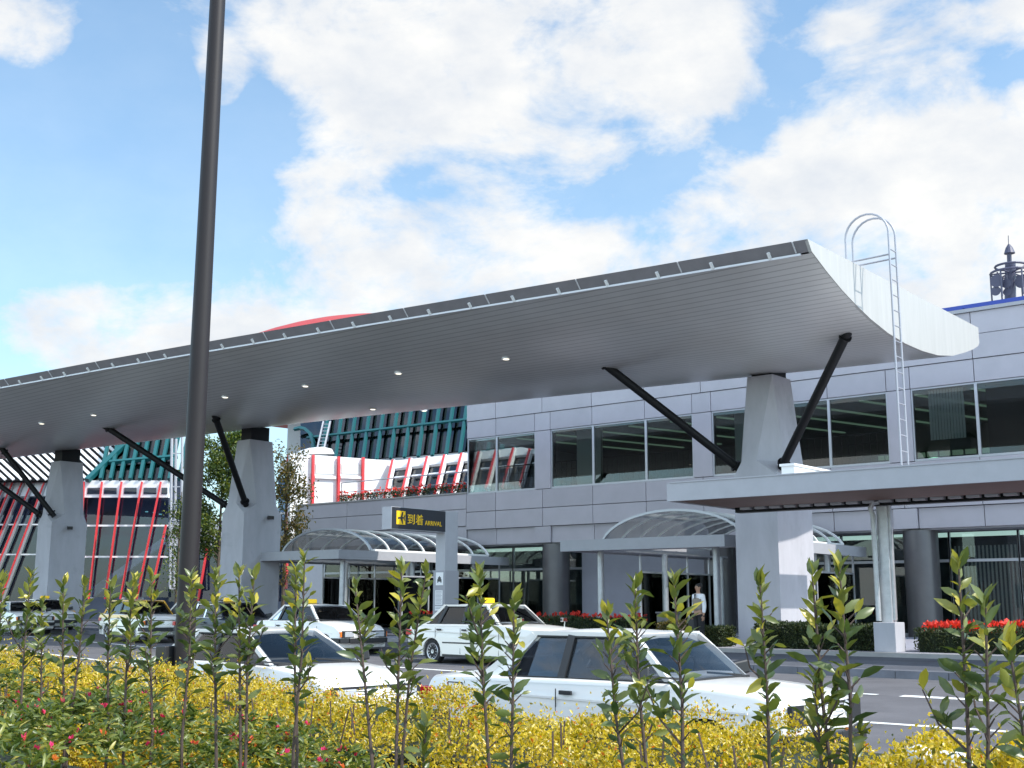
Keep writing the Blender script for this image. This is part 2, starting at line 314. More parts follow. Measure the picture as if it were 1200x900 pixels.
# ------------------------------------------------------------------ ground, road, platform
def interp(x, xs, ys): return float(np.interp(x, xs, ys))
def curve(X): return 0.0 if X > -10 else ((X+10)**2/136 if X > -26 else 1.88+.235*(-26-X))
KX = [-200,-60,-42,-36,-30,-25,-20,-16,-10,80]; KY = [29.3,29.3,29.2,28.4,26.6,24.6,23.0,22.5,22.2,22.2]
def kerb_y(X): return interp(X, KX, KY)
def zr(Y, X=0): return -.14-.022*max(0, 22.2-(Y-.6*curve(X)))
XS = [80,40,20,10]+[10-2*i for i in range(1,56)]+[-130,-200]
def strip(name, fa, fb, zf, m, n=1, kind='structure', dz=0.0, xs=XS):
    mb = MB(); vs = []
    for X in xs:
        a, b = fa(X), fb(X)
        for k in range(n+1):
            y = a+(b-a)*k/n; vs.append((X, y, zf(y, X)+dz))
    w = n+1
    mb.add(vs, [(i*w+k, i*w+k+1, (i+1)*w+k+1, (i+1)*w+k) for i in range(len(xs)-1) for k in range(n)])
    return obj(name, mb, m, kind=kind)
g = MB().add([(-2500,-2500,-.62),(2500,-2500,-.62),(2500,2500,-.62),(-2500,2500,-.62)], [(0,1,2,3)]); obj('ground', g, 'earth', kind='structure')
strip('road', lambda X: 7.9, kerb_y, zr, 'asphalt', 8)
strip('road_line', lambda X: 18.93+curve(X), lambda X: 19.08+curve(X), zr, 'paint', dz=.005, xs=[x for x in XS if x < -7.9]+[] or XS)
strip('road_line', lambda X: 18.86, lambda X: 19.13, zr, 'paint', dz=.0055, xs=[-7.6,-4,0,6,14,30])
strip('road_line', lambda X: 15.24+curve(X), lambda X: 15.40+curve(X), zr, 'paint', dz=.005)
strip('pavement', lambda X: kerb_y(X)+.30, lambda X: 60, lambda y, X: 0, 'paving', 1)
mb = MB()
for i in range(len(XS)-1):
    X0, X1 = XS[i], XS[i+1]; a, b = kerb_y(X0), kerb_y(X1)
    sub = max(1, int(abs(X1-X0)/1.0))
    for j in range(sub):
        xa = X0+(X1-X0)*j/sub; xb = X0+(X1-X0)*(j+1)/sub-(-1 if X1 < X0 else 1)*.012; ya, yb = kerb_y(xa), kerb_y(xb)
        lean = .035
        mb.add([(xa,ya,-.2),(xb,yb,-.2),(xb,yb+.3,-.2),(xa,ya+.3,-.2),(xa,ya+lean,.006),(xb,yb+lean,.006),(xb,yb+.3,.006),(xa,ya+.3,.006)],
               [(0,3,2,1),(4,5,6,7),(0,1,5,4),(1,2,6,5),(2,3,7,6),(3,0,4,7)])
obj('kerb', mb, 'kerb', kind='structure')
obj('raised_pavement', MB().box(-30,60,28.0,59.9,-.1,.10), 'lav', kind='structure')
obj('pavement_edge', MB().box(-30,60,27.78,28.0,-.1,.104), 'pale', kind='structure')
obj('planting_bed', MB().box(-40,20,-6,7.55,-.6,-.12), 'soil', kind='structure')
obj('kerb', MB().box(-130,60,7.55,7.9,-.7,-.28), 'kerb', kind='structure')

# ------------------------------------------------------------------ big canopy (roof, pillars, struts)
U0 = -11.5; ROT = .05
def dz(s): return interp(s, [0,4,8.5,14,21.5,27,36,46,60,80], [0,.05,.13,.23,.34,.40,.44,.46,.42,.3])
UNDER = [(24.85,9.20),(25.6,8.90),(26.36,8.64),(27.2,8.41),(28.06,8.22),(29.1,8.06),(30.25,7.98),(31.4,7.98),(32.6,8.05),(33.8,8.23),(34.89,8.51),(35.6,8.72),(36.08,8.90)]
TOP = [(36.22,9.02),(36.22,9.50),(24.61,9.475)]
def cpt(s, y, z): return (U0-s, y-ROT*s, z+dz(s))
CAN = thing('entrance_canopy', 'long upswept grey canopy on concrete pillars over the drop-off lane', 'canopy', (-40,30,0))
SS = [0,2,4,6,8.5,11,14,18,21.5,24,27,31,36,41,46,53,60,70,80]
mb = MB(); k = len(UNDER); vs = [cpt(s, y, z) for s in SS for (y, z) in UNDER]
mb.add(vs, [(i*k+j, i*k+j+1, (i+1)*k+j+1, (i+1)*k+j) for i in range(len(SS)-1) for j in range(k-1)])
# soffit local Y must follow the boards: object origin shared with CAN
obj('soffit', mb, 'soffit', CAN, smooth=50)
mb = MB(); prof = [UNDER[-1]]+TOP; k = len(prof); vs = [cpt(s, y, z) for s in SS for (y, z) in prof]
mb.add(vs, [(i*k+j, i*k+j+1, (i+1)*k+j+1, (i+1)*k+j) for i in range(len(SS)-1) for j in range(k-1)])
obj('roof', mb, 'shell', CAN)
mb = MB(); P = [cpt(0, y, z) for (y, z) in [(24.80,9.22)]+UNDER[1:]+TOP]; mb.prism([(x+.03,y,z) for x,y,z in P], (-.08,0,0)); obj('end_fascia', mb, 'endp', CAN)
mb = MB(); vs = [cpt(s, y, z) for s in SS for (y, z) in [(24.61,9.472),(24.82,9.23)]]
mb.add(vs, [(2*i,2*i+1,2*i+3,2*i+2) for i in range(len(SS)-1)]); obj('front_fascia', mb, 'fascia', CAN)
mb = MB()
for i in range(len(SS)-1):
    mb.bar(cpt(max(SS[i],.25),24.83,9.20), cpt(SS[i+1],24.83,9.20), .05, .05)
obj('gutter', mb, 'gutter', CAN)
s = 1.0
for i in range(46):
    q = MB().bar(cpt(s,24.70,9.335), cpt(s,24.82,9.20), .07, .05); obj('gutter_bracket', q, 'white', CAN); s += 1.5
q = MB()
s = .35
while s < 78: q.bar(cpt(s,24.60,9.468), cpt(s,24.80,9.24), .03, .02); s += 3.0
obj('fascia_joint', q, 'gutter', CAN)
for x, y in ((593,420),(467,437),(358,452),(264,465),(437,479),(497,481),(110,486),(49,496)):
    # recessed lamp on the soffit under that sight line
    for Z in np.arange(8.0, 9.6, .01):
        p = on_z(x, y, Z); s = U0-p.x; yy = p.y+ROT*s
        if 24.9 < yy < 36 and Z >= interp(yy, [u[0] for u in UNDER], [u[1] for u in UNDER])+dz(s): break
    q = MB().lathe([(.12,-.012),(.14,-.03),(.14,.03)], p, n=14); d = obj('downlight', q, 'gutter', CAN)
    obj('lamp', MB().lathe([(.095,-.036),(.095,-.03)], p, n=12), 'bulb', d)
def pillar(cx, cy, w, d, z_c, z_top, z_can, tops):
    """concrete pillar: broad base, chamfered collar, tapered neck"""
    mb = MB(); x0, x1, y0, y1 = cx-w, cx, cy, cy+d; ch = .42
    mb.box(x0, x1, y0, y1, -.05, z_c-.45)
    # collar: octagonal shrink
    lo = [(x0,y0),(x1,y0),(x1,y1),(x0,y1)]; a = .30
    hi = [(x0+a*.9,y0+.04),(x1-a*2.1,y0+.04),(x1-.04,y0+a*2.2),(x1-.04,y1-a-.1),(x1-a,y1-.04),(x0+a,y1-.04),(x0+.04,y1-a-.1),(x0+.04,y0+a+.1)]
    vs = [(x,y,z_c-.45) for x,y in lo]+[(x,y,z_c) for x,y in hi]
    mb.add(vs, [(0,1,5,4),(1,2,7,6),(2,3,9,8),(3,0,11,10),(1,6,5),(2,8,7),(3,10,9),(0,4,11),(4,5,6,7,8,9,10,11)])
    mx_, my_ = cx-w/2, cy+d/2; tw, td = .42, .60
    tp = [(mx_-tw,my_-td),(mx_+tw,my_-td),(mx_+tw,my_-td),(mx_+tw,my_+td),(mx_+tw,my_+td),(mx_-tw,my_+td),(mx_-tw,my_+td),(mx_-tw,my_-td)]
    vs = [(x,y,z_c-.002) for x,y in hi]+[(x,y,z_top) for x,y in tp]
    mb.add(vs, [(i,(i+1)%8,8+(i+1)%8,8+i) for i in range(8)]+[tuple(range(8,16))])
    o = obj('pillar', mb, 'conc', CAN)
    obj('neck', MB().box(mx_-tw*.8,mx_+tw*.8,my_-td*.8,my_+td*.8,z_top-.01,z_can), 'strut', o)
    for (a, b) in tops:
        da = (Vector(b)-Vector(a)).normalized(); q = MB().tube([a, b], .125, 14).tube([Vector(a)+da*.18, Vector(a)+da*.24], .19, 12).tube([Vector(b)-da*.5, Vector(b)-da*.44], .17, 12); q2 = obj('strut', q, 'strut', o, smooth=40)
    return o
PR = pillar(-16.1,31.7,1.38,2.3,5.42,8.06,8.3, [((-17.5,32.2,5.22),(-20.35,28.55,8.55)), ((-16.05,32.0,5.18),(-12.25,28.65,8.32))])
PM = pillar(-39.8,31.0,1.45,1.95,5.3,8.0,8.6, [((-41.25,31.3,5.2),(-45.2,27.4,8.72)), ((-39.95,31.2,5.2),(-38.3,28.1,8.64))])
PL = pillar(-53.0,30.0,1.25,1.85,5.4,7.95,8.6, [((-54.1,30.1,5.3),(-57.8,27.2,8.5)), ((-53.0,30.1,5.25),(-54.6,27.9,8.62))])
q = MB(); q.bar((-39.74,32.3,4.75),(-39.52,32.2,4.72),.22,.14); obj('floodlight', q, 'black', PM)
q = MB(); q.bar((-52.94,30.9,4.75),(-52.7,30.8,4.72),.22,.14); obj('floodlight', q, 'black', PL)

# ------------------------------------------------------------------ walkway roof with steel posts
WR = thing('walkway_roof', 'low flat grey roof with timber soffit crossing in front of right pillar', 'walkway roof', (-5,27,0))
mb = MB().box(-15.69,30,25.12,28.55,3.98,4.12); obj('roof_slab', mb, 'steelp', WR)
mb = MB().box(-15.69,30,25.08,25.2,3.70,4.14).box(-15.69,-15.57,25.2,28.5,3.70,4.139).box(-15.6,30,25.06,25.12,4.14,4.17); obj('fascia', mb, 'steelp', WR)
mb = MB().box(-15.56,30,25.21,28.0,3.715,3.76); obj('soffit', mb, 'wood', WR)
mb = MB().box(-15.55,30,28.22,28.5,3.60,3.76); obj('edge_beam', mb, 'strut', WR)
q = MB(); x = -15.3
while x < 10: q.box(x, x+.3, 28.02, 28.21, 3.66, 3.755); x += .42
obj('dentils', q, 'frame', WR)
for px in (-11.55, 4.5):
    o = obj('post', MB().box(px-.135,px+.135,28.22,28.5,.1,3.6), 'steel', WR, bevel=.02)
    obj('base_block', MB().box(px-.27,px+.27,28.02,28.62,.1,.80), 'conc', o, bevel=.015)
    pts = [(px+.0,28.12,3.68),(px-.16,28.1,3.66),(px-.22,28.1,3.52),(px-.17,28.12,3.35),(px-.16,28.12,.83)]
    obj('downpipe', MB().tube(pts, .065, 10), 'steel', o, smooth=40)
    obj('cable_tray', MB().box(px+.1351,px+.19,28.28,28.4,.85,3.6), 'steel', o)
for xx in (-13.35,):
    obj('upstand_beam', MB().box(xx-.35,xx,27.3,34.0,4.12,4.62).box(xx-.38,xx+.03,27.25,34.0,4.62,4.68), 'white', WR)
obj('upstand_stub', MB().box(-10.4,-10.3,26.2,26.3,4.12,4.3), 'white', WR)

# ladder from the walkway roof to the canopy roof
LD = thing('access_ladder', 'pale steel ladder with looped handrails rising to canopy roof end', 'ladder', (-10.1,26.4,4.12))
lx, ya, yb = -10.62, 27.3, 27.72
for yy in (ya, yb):
    pts = [(lx+.25,yy,4.12),(lx,yy,9.6)]
    pts = [(lx,yy,4.12),(lx,yy,7),(lx,yy,10.15)]+[(lx-.55+.55*math.cos(t),yy,10.15+.55*math.sin(t)) for t in np.linspace(.2,PI,12)]+[(lx-1.1,yy,9.5)]
    obj('rail', MB().tube(pts, .027, 8), 'ladder', LD, smooth=50)
zz = 4.4
while zz < 9.95: obj('rung', MB().tube([(lx,ya,zz),(lx,yb,zz)], .014, 6), 'ladder', LD); zz += .38
for yy in (ya, yb): obj('bracket', MB().tube([(lx,yy,9.58),(lx-1.0,yy,9.56)], .022, 6), 'ladder', LD)

# ------------------------------------------------------------------ terminal building
YF = 41.5; XL, XR = -36.9, 26.0
TB = thing('terminal_building', 'two storey grey panelled terminal with ribbon windows behind the canopies', 'building', (-10,YF,0))
cols = [-32.4+8.14*i for i in range(-1, 8)]; CW = .44
def inside(x): return XL < x < XR
wl = MB(); G = .014
def panel(x0, x1, z0, z1, y=YF, d=.18):
    if x1-x0 > .06: wl.box(x0+G, x1-G, y, y+d, z0+G, z1-G)
def row(z0, z1, xs, y=YF):
    xs = sorted(set([XL]+[x for x in xs if XL+.3 < x < XR]+[XR]))
    for a, b in zip(xs, xs[1:]): panel(a, b, z0, z1, y)
mull = []
for c in cols: mull += [c+2.72, c+5.42]
edges = [c-CW for c in cols]+[c+CW for c in cols]
row(4.57,5.38,cols+mull); row(5.38,6.21,cols+mull); row(8.82,9.63,edges+mull); row(9.63,10.50,cols+mull, YF-.03); row(10.50,11.30,cols+mull)
row(3.84,4.57,edges+mull, YF+.10)
for c in cols:
    if inside(c): panel(c-CW, c+CW, 6.21, 8.82); panel(c-CW, c+CW, 3.84, 4.57, YF+.0)
panel(XL, XL+.02, 6.2, 8.8)
# lower storey running on to the left under the terrace
for a, b in ((-49.0,-45.0),(-45.0,-41.0),(-41.0,XL)): panel(a, b, 4.75, 5.54); panel(a, b, 5.54, 6.25); panel(a, b, 4.05, 4.75, YF+.04)
obj('wall', wl, 'stone', TB)
bk = MB().box(XL,XR,YF+.19,YF+.5,8.80,11.3).box(XL,XR,YF+.19,YF+.5,3.86,6.20)
bk.box(-49.0,XL-.005,YF+.24,YF+.5,4.07,6.2).box(-49,-48.9,YF+.02,56,3.9,6.2)
for c in cols:
    if inside(c): bk.box(c-CW+.02,c+CW-.02,YF+.19,YF+.45,6.2,8.8)
obj('backing_wall', bk, 'joint', TB)
obj('coping', MB().box(XL-.05,XR,YF-.08,YF+.6,11.30,11.42), 'steelp', TB)
obj('gable_wall', MB().box(XL+.0,XL+.3,47,62,6.2,11.3).box(XL,XL+.3,YF+.5,46.99,8.85,11.3), 'stone', TB)
obj('roof', MB().box(XL+.1,XR,YF+.6,66,11.1,11.28).box(-49,XL,YF+.5,50,6.0,6.18), 'steelp', TB)
q = MB().box(-22,XR,YF+.3,YF+.38,11.52,11.66)
for x in np.arange(-21.5, XR, 2.6): q.box(x-.03,x+.03,YF+.3,YF+.36,11.4,11.55)
obj('roof_rail', q, 'blue', TB)
# interior of the upper floor and its windows
obj('room', MB().box(XL+.4,XR,51.5,51.7,6.0,9.1).box(XL+.4,XR,YF+.55,51.5,8.86,9.05).box(XL+.4,XR,YF+.55,51.5,6.02,6.12), 'room', TB)
q = MB()
for i in range(22):
    x = XL+2+i*2.1; q.bar((x,YF+1.3,8.82),(x+2.2,50.5,8.82),.16,.05)
obj('ceiling_strips', q, 'strip', TB)
q = MB()
for x0, x1 in ((-31.2,-29.9),(-23.3,-22.3),(-6,-5)): q.box(x0,x1,YF+.95,YF+1.1,6.15,8.8)
obj('partition', q, 'roomp', TB)
q = MB()
for x in np.arange(XL+.5, -16.8, .28): q.box(x,x+.02,YF+1.5,YF+1.52,6.13,7.55)
q.box(XL+.5,-16.8,YF+1.49,YF+1.53,7.55,7.6)
for zz in (6.5,6.85,7.2): q.box(XL+.5,-16.8,YF+1.50,YF+1.52,zz,zz+.02)
obj('interior_railing', q, 'black', TB)
q = MB()
for x, z, Y in ((-24.9,6.55,46),(-23.6,6.5,46.5),(-18,7.3,50)): q.lathe([(.01,.05),(.3,0),(.3,-.04)], (x,Y,z), n=12)
obj('pendant_lamps', q, 'glow', TB)
q = MB()
for x in np.arange(-21.0,-13,.55):
    q.box(x,x+.42,51.3,51.45,7.55,7.75).box(x,x+.42,51.3,51.45,7.1,7.25)
obj('lit_shelf_strips', q, 'strip', TB)
for c in cols:
    for a, b in ((c+CW, c+2.72), (c+2.72, c+5.42), (c+5.42, c+8.14-CW)):
        if b < XL+.4 or a > XR: continue
        a = max(a, XL)
        f = MB().box(a,a+.05,YF+.06,YF+.16,6.21,8.82).box(b-.05,b,YF+.06,YF+.16,6.21,8.82).box(a+.05,b-.05,YF+.06,YF+.16,6.21,6.29).box(a+.05,b-.05,YF+.06,YF+.16,8.76,8.82)
        w = obj('window', f, 'frame', TB)
        obj('pane', MB().box(a+.05,b-.05,YF+.10,YF+.112,6.29,8.76), 'gl', w)
q = MB(); x = -15.15
while x < -13.95: q.box(x,x+.088,YF+.30,YF+.306+.02*math.sin(x*37)**2,6.95,8.74); x += .105
obj('blind', q, 'blind', TB)
q = MB().box(-13.3,-8.6,YF+.8,YF+.84,6.15,8.8); obj('blackout_screen', q, 'dark', TB)
# ground floor: recessed glass line, round columns
obj('overhang_soffit', MB().box(-49,XR,YF+.3,43.8,3.80,3.86), 'steelp', TB)
obj('ground_room', MB().box(-49,XR,46.8,47,0,3.8).box(-49,-48.8,43.7,46.8,0,3.8), 'hallr', TB)
obj('back_wall', MB().box(-31.3,-23.2,42.9,43.1,.1,3.8), 'lav', TB)
for c in cols:
    if -33 < c < XR: obj('column', MB().lathe([(.60,.1),(.60,3.80)], (c+.27,YF+.62,0), n=28), 'colm', TB, smooth=40)
xs = [-48.6,-46,-43.4,-40.8,-38.2,-35.6,-33.2,-31.35]
xs2 = [-23.15,-21.2,-19.4,-17.4,-15.3,-12.9,-10.5,-8.2,-5.8,-3.4,-1,1.5,4,7,10,14,18,22,26]
for LS in (xs, xs2):
    for a, b in zip(LS, LS[1:]):
        f = MB().box(a,a+.06,43.30,43.42,.1,3.8).box(b-.005,b+.055,43.30,43.42,.1,3.8).box(a+.06,b-.005,43.30,43.42,2.72,2.82).box(a+.06,b-.005,43.30,43.42,.1,.2)
        w = obj('shop_window', f, 'frame', TB); obj('pane', MB().box(a+.06,b-.005,43.34,43.352,.2,3.8), 'gl', w)
q = MB(); x = -15.2
while x < -13.0: q.box(x,x+.07,43.6,43.61,.3,3.3); x += .14
obj('blind', q, 'blind', TB)
obj('notice_board', MB().box(-12.75,-12.05,43.9,43.94,1.0,2.3), 'roomp', TB)
q = MB(); r_ = random.Random(4)
for i in range(24): x = r_.uniform(-48,20); q.box(x,x+r_.uniform(.5,1.6),46,46.6,.1,r_.uniform(.8,2.2))
obj('counters', q, 'room', TB)
q = MB()
for i in range(10): x = -46+i*5.5; q.box(x,x+1.5,45,45.1,3.7,3.76)
obj('ceiling_strips', q, 'strip', TB)
# terrace parapet with flower boxes
o = obj('terrace_rail', MB().tube([(-46.0,YF+.5,7.35),(XL,YF+.5,7.35)], .03, 6).tube([(-46.0,YF+.5,7.35),(-46.0,YF+.5,6.2)], .03, 6).tube([(-46.0,YF+.5,6.85),(XL,YF+.5,6.85)], .02, 6), 'steelp', TB)
obj('parapet_coping', MB().box(-49,XL,YF-.03,YF+.5,6.25,6.33), 'pale', TB)
def bush_box(name, x0, x1, y0, y1, z0, z1, n, L, W, m, parent=None, lumps=0.0, rnd=None, off=None, front_only=False):
    """leaf shell over a box of clipped shrubs; most leaves sit near the surface"""
    u = rng.random((n,3)); f = rng.random(n); d = rng.exponential(.05, n)
    P = np.stack([x0+(x1-x0)*u[:,0], y0+(y1-y0)*u[:,1], z0+(z1-z0)*u[:,2]], 1)
    A = [(y1-y0)*(x1-x0), (z1-z0)*(x1-x0), (z1-z0)*(x1-x0)*(.1 if front_only else 1), (z1-z0)*(y1-y0)*2]; A = np.cumsum(A)/sum(A)
    h = lumps*(np.sin(P[:,0]*2.1+1)+np.sin(P[:,0]*5.3)*.6+np.sin(P[:,1]*4.0+P[:,0])*.7)
    t = f < A[0]; P[t,2] = z1-d[t]; a = (f >= A[0])&(f < A[1]); P[a,1] = y0+d[a]; b = (f >= A[1])&(f < A[2]); P[b,1] = y1-d[b]
    e = f >= A[2]; P[e,0] = np.where(u[e,1] < .5, x0+d[e], x1-d[e]); P[e,1] = y0+(y1-y0)*rng.random(e.sum())
    P[:,2] += h*(P[:,2]-z0)/(z1-z0); P += rng.normal(0,.02,P.shape)
    D = rng.normal(size=(n,3)); D[t,2] += 1.2; D[a,1] -= 1.0; D[:,2] += .5; D[e,0] += 1.0
    return leaves(name, P, D, L*(.7+.6*rng.random(n)), W, m, parent, roundish=True, rnd=rnd, off=off)
FB = tag(bush_box('flower_bed', -45.8,XL-.2,YF+.05,YF+.42,6.3,6.62,2500,.10,.05,'lf_h'), 'red flowering plants in the trough along terrace parapet', 'flower bed', 'red flower beds of the terminal')
FB_f = bush_box('flowers', -45.8,XL-.2,YF+.0,YF+.4,6.45,6.78,260,.13,.11,'lf_r', FB); FB_f['kind'] = 'stuff'

# entrance porches with glazed barrel vaults
def porch(x0, x1, label):
    T = thing('entrance_porch', label, 'porch', ((x0+x1)/2,35,0), group='glazed entrance porches under the terminal front')
    y0, y1 = 31.95, 42.4; z0, z1 = 2.93, 3.29
    f = MB().box(x0,x1,y0,y0+.14,z0,z1).box(x0,x0+.14,y0+.14,y1,z0,z1).box(x1-.14,x1,y0+.14,y1,z0,z1); obj('fascia', f, 'steelp', T)
    obj('ceiling', MB().box(x0+.14,x0+.75,y0+.14,y1,z0+.06,z0+.12).box(x1-.75,x1-.14,y0+.14,y1,z0+.06,z0+.12).box(x0+.75,x1-.75,y0+.14,y0+1.9,z0+.06,z0+.12), 'steelp', T)
    xc, hw, rise, zb = (x0+x1)/2, 2.72, .92, 3.34
    def arc(t, y, e=0): a = PI*(t*.86+.07); return Vector((xc-(hw+e)*math.cos(a)/math.cos(PI*.07), y, zb+(rise+e)*(math.sin(a)-math.sin(PI*.07))/(1-math.sin(PI*.07))))
    ys = np.linspace(33.9, 41.2, 8)
    for i, y in enumerate(ys):
        w = .07 if 0 < i < 7 else .10
        m = MB()
        for j in range(16): m.bar(arc(j/16,y,.02), arc((j+1)/16,y,.02), w, .08)
        obj('arch_rib', m, 'white' if i else 'frame', T)
    m = MB(); vs = [arc(j/16,y) for y in (ys[0],ys[-1]) for j in range(17)]
    m.add(vs, [(j,j+1,18+j,17+j) for j in range(16)]); obj('vault_glazing', m, 'gv', T, smooth=60)
    m = MB(); [obj('eaves_rail', MB().bar(arc(k_,ys[0]),arc(k_,ys[-1]),.1,.08), 'white', T) for k_ in (0,1)]
    for px, py in ((x0+.9,33.0),(x1-.9,33.0),(x0+.9,37.0),(x1-.9,37.0),(x0+.9,41.0),(x1-.9,41.0)):
        obj('post', MB().lathe([(.11,0),(.11,z0+.06)], (px,py,0), n=14), 'steel', T, smooth=40)
    for xx, nm in ((x0+.5,'glass_screen'), (x1-.5,'glass_screen')):
        g_ = MB()
        for a in (36.0,37.6,39.2,40.8,42.3): g_.box(xx-.03,xx+.03,a-.03,a+.03,.1,z0+.05)
        g_.box(xx-.03,xx+.03,36.03,42.27,2.3,2.36)
        gs = obj('glass_screen', g_, 'frame', T); obj('pane', MB().box(xx-.006,xx+.006,36.03,42.27,.12,2.3), 'gl', gs)
    return T
porch(-41.0,-35.05,'glass vaulted entrance porch behind the arrival sign')
porch(-24.2,-18.0,'glass vaulted entrance porch left of the right concrete pillar')

# ------------------------------------------------------------------ round hall on the left
HALL = thing('round_hall', 'round glass hall with red mullions and teal sloping roof glazing', 'building', (-60,50,0))
hz = Vector((-fw.x,-fw.y,0)).normalized()          # towards the viewer's side of the court
PA = on_y(98,640,44.5)
def W(x, y, d=0.0): return on_plane(x, y, PA-hz*d, hz)
def lerp(a, b, t): return a+(b-a)*t
# right glass wall
TPX = [98.5,119.5,142.5,166.5,188.5]; BPX = [91,104,123,141,160]
q = MB().prism([W(92,700,.25),W(197,700,.25),W(197,583,.25),W(96,583,.25)], -hz*.03); obj('wall_glass', q, 'gd', HALL)
q = MB().prism([W(96,583,.1),W(197,583,.1),W(197,563,.1),W(98,563,.1)], -hz*.5); obj('parapet', q, 'cream', HALL)
for a in (102,121.5,145,168,189):
    q = MB().prism([W(a,579,.06),W(a+15 if a < 185 else a+7,579,.06),W(a+15 if a < 185 else a+7,571.5,.06),W(a+.6,571.5,.06)], -hz*.03); obj('vent_window', q, 'gd', HALL)
for y in (616,652.5): obj('transom', MB().bar(W(94,y,.12), W(197,y,.12), .12,.12), 'white', HALL)
for t, b in zip(TPX, BPX):
    obj('mullion', MB().bar(W(t,564.5,-.1), W(b,702,-.1), .07,.25, upv=hz), 'red', HALL)
obj('mullion', MB().bar(W(194.5,615,-.1), W(176,700,-.1), .085,.25, upv=hz), 'red', HALL)
# stair seen through the glass
q = MB().prism([W(100,694,3),W(192,629,3),W(192,638,3),W(104,704,3)], -hz*.4); obj('stair', q, 'cream', HALL)
q = MB().prism([W(140,704,2.2),W(158,681,2.2),W(167,681,2.2),W(167,704,2.2)], -hz*.2); obj('stair_foot', q, 'roomp', HALL)
q = MB().prism([W(-60,740,7),W(215,740,7),W(215,560,7),W(-60,560,7)], -hz*.3); obj('inner_wall', q, 'innerb', HALL)
for (x,y) in ((170,599),(179,600),(186,602)): obj('ceiling_lamp', MB().prism([W(x,y,5),W(x+3,y,5),W(x+3,y+1.2,5),W(x,y+1.2,5)], -hz*.1), 'glow', HALL)
# hall wall going on behind the trees
q = MB().prism([W(197.5,705,.6),W(346,705,.6),W(346,640,.6),W(197.5,640,.6)], -hz*.03); obj('wall_glass', q, 'gd', HALL)
q = MB().prism([W(197.5,639.5,.5),W(346,639.5,.5),W(346,612,.5),W(197.5,612,.5)], -hz*.4); obj('parapet', q, 'steelp', HALL)
q = MB().prism([W(215.5,740,6.9),W(350,740,6.9),W(350,610,6.9),W(215.5,610,6.9)], -hz*.3); obj('inner_wall', q, 'innerb', HALL)
for t in (243,267,291,315): obj('mullion', MB().bar(W(t,641,.3), W(t-11,705,.3), .12,.2, upv=hz), 'red', HALL)
# left glass wall with raked mullions
PB = on_y(62,640,44.0); nb = (hz*.8+Vector((0,-1,0))*.4).normalized()
def V2(x, y, d=0.0): return on_plane(x, y, PB-nb*d, nb)
q = MB().prism([V2(-70,720,.25),V2(60,720,.25),V2(62,583,.25),V2(-70,585,.25)], -nb*.03); obj('wall_glass', q, 'gd', HALL)
q = MB().prism([V2(-70,583,.1),V2(62,581,.1),V2(62,562,.1),V2(-70,565,.1)], -nb*.5); obj('parapet', q, 'cream', HALL)
for y in (615,650): obj('transom', MB().bar(V2(-60,y,.12), V2(60,y-.3,.12), .1,.1), 'white', HALL)
for (t, b) in ((52.5,.374),(38,.41),(26.5,.42),(15.5,.43),(7,.44),(-1,.45),(-9,.45),(-17,.46)):
    obj('mullion', MB().bar(V2(t,565,-.1), V2(t-b*140,705,-.1), .07,.25, upv=nb), 'red', HALL)
    obj('mullion_flank', MB().bar(V2(t+1.6,566,-.02), V2(t-b*140+2.2,705,-.02), .07,.2, upv=nb), 'steelp', HALL)
q = MB().prism([V2(10,612,2.5),V2(18,612,2.5),V2(32,580,2.5),V2(24,580,2.5)], -nb*.1).prism([V2(22,615,2.5),V2(28,615,2.5),V2(35,596,2.5),V2(30,596,2.5)], -nb*.1); obj('inner_panels', q, 'white', HALL)
# louvred and teal roof parts above
tn = (hz*.72+Vector((0,0,1))*.69).normalized()
PC = W(98,563,.8)
def T2(x, y, d=0.0): return on_plane(x, y, PC-tn*d, tn)
q = MB().prism([T2(-70,563,.35),T2(140,563,.35),T2(165,505,.35),T2(-70,512,.35)], -tn*.2); obj('louvre_roof', q, 'strut', HALL)
q = MB()
for i in range(24):
    x = -86+i*9.6; x2 = min(x+62, 200); q.bar(T2(x+0,512,0), T2(x2-8,562,0), .19,.1, upv=tn)
ob = obj('louvre_blades', q, 'cream', HALL)
q = MB().prism([T2(103,563,-.3),T2(207,563,-.3),T2(207,500,-.3),T2(160,505,-.3)], -tn*.1); obj('roof_glass', q, 'gd', HALL)
for i in range(9):
    b = 118+i*11.5; obj('roof_mullion', MB().bar(T2(b,562,-.55), T2(b+11,508,-.55), .22,.3, upv=tn), 'teal', HALL)
obj('roof_mullion', MB().bar(T2(102,563,-.6), T2(152,515,-.6), .34,.34, upv=tn), 'teal', HALL)
for y in (541,): obj('roof_mullion', MB().bar(T2(128,y+1,-.6), T2(208,y-6,-.6), .2,.3, upv=tn), 'teal', HALL)
# upper ring facing the terrace: vertical white part, then raked glass part
YR = 49.0; PV = on_y(460,540,YR); nv = Vector((.94,-.34,0)).normalized()
def V3(x, y, d=0.0): return on_plane(x, y, PV-nv*d, nv)
q = MB().prism([V3(340,640,.1),V3(461,640,.1),V3(461,540,.1),V3(340,531,.1)], -nv*.4); obj('white_wall', q, 'cream', HALL)
for x, y0, y1 in ((367,533,600),(397,535,600),(425.5,536,600)): obj('mullion', MB().bar(V3(x,y0,-.08), V3(x-1,y1,-.08), .13,.2, upv=nv), 'red', HALL)
for x0, x1 in ((370,393),(400,423)):
    q = MB().prism([V3(x0,555,.06),V3(x1,556,.06),V3(x1,544.5,.06),V3(x0,543.5,.06)], -nv*.03); obj('vent_window', q, 'roomp', HALL)
    obj('ledge', MB().bar(V3(x0-1,559,.0), V3(x1+1,560,.0), .12,.14), 'white', HALL)
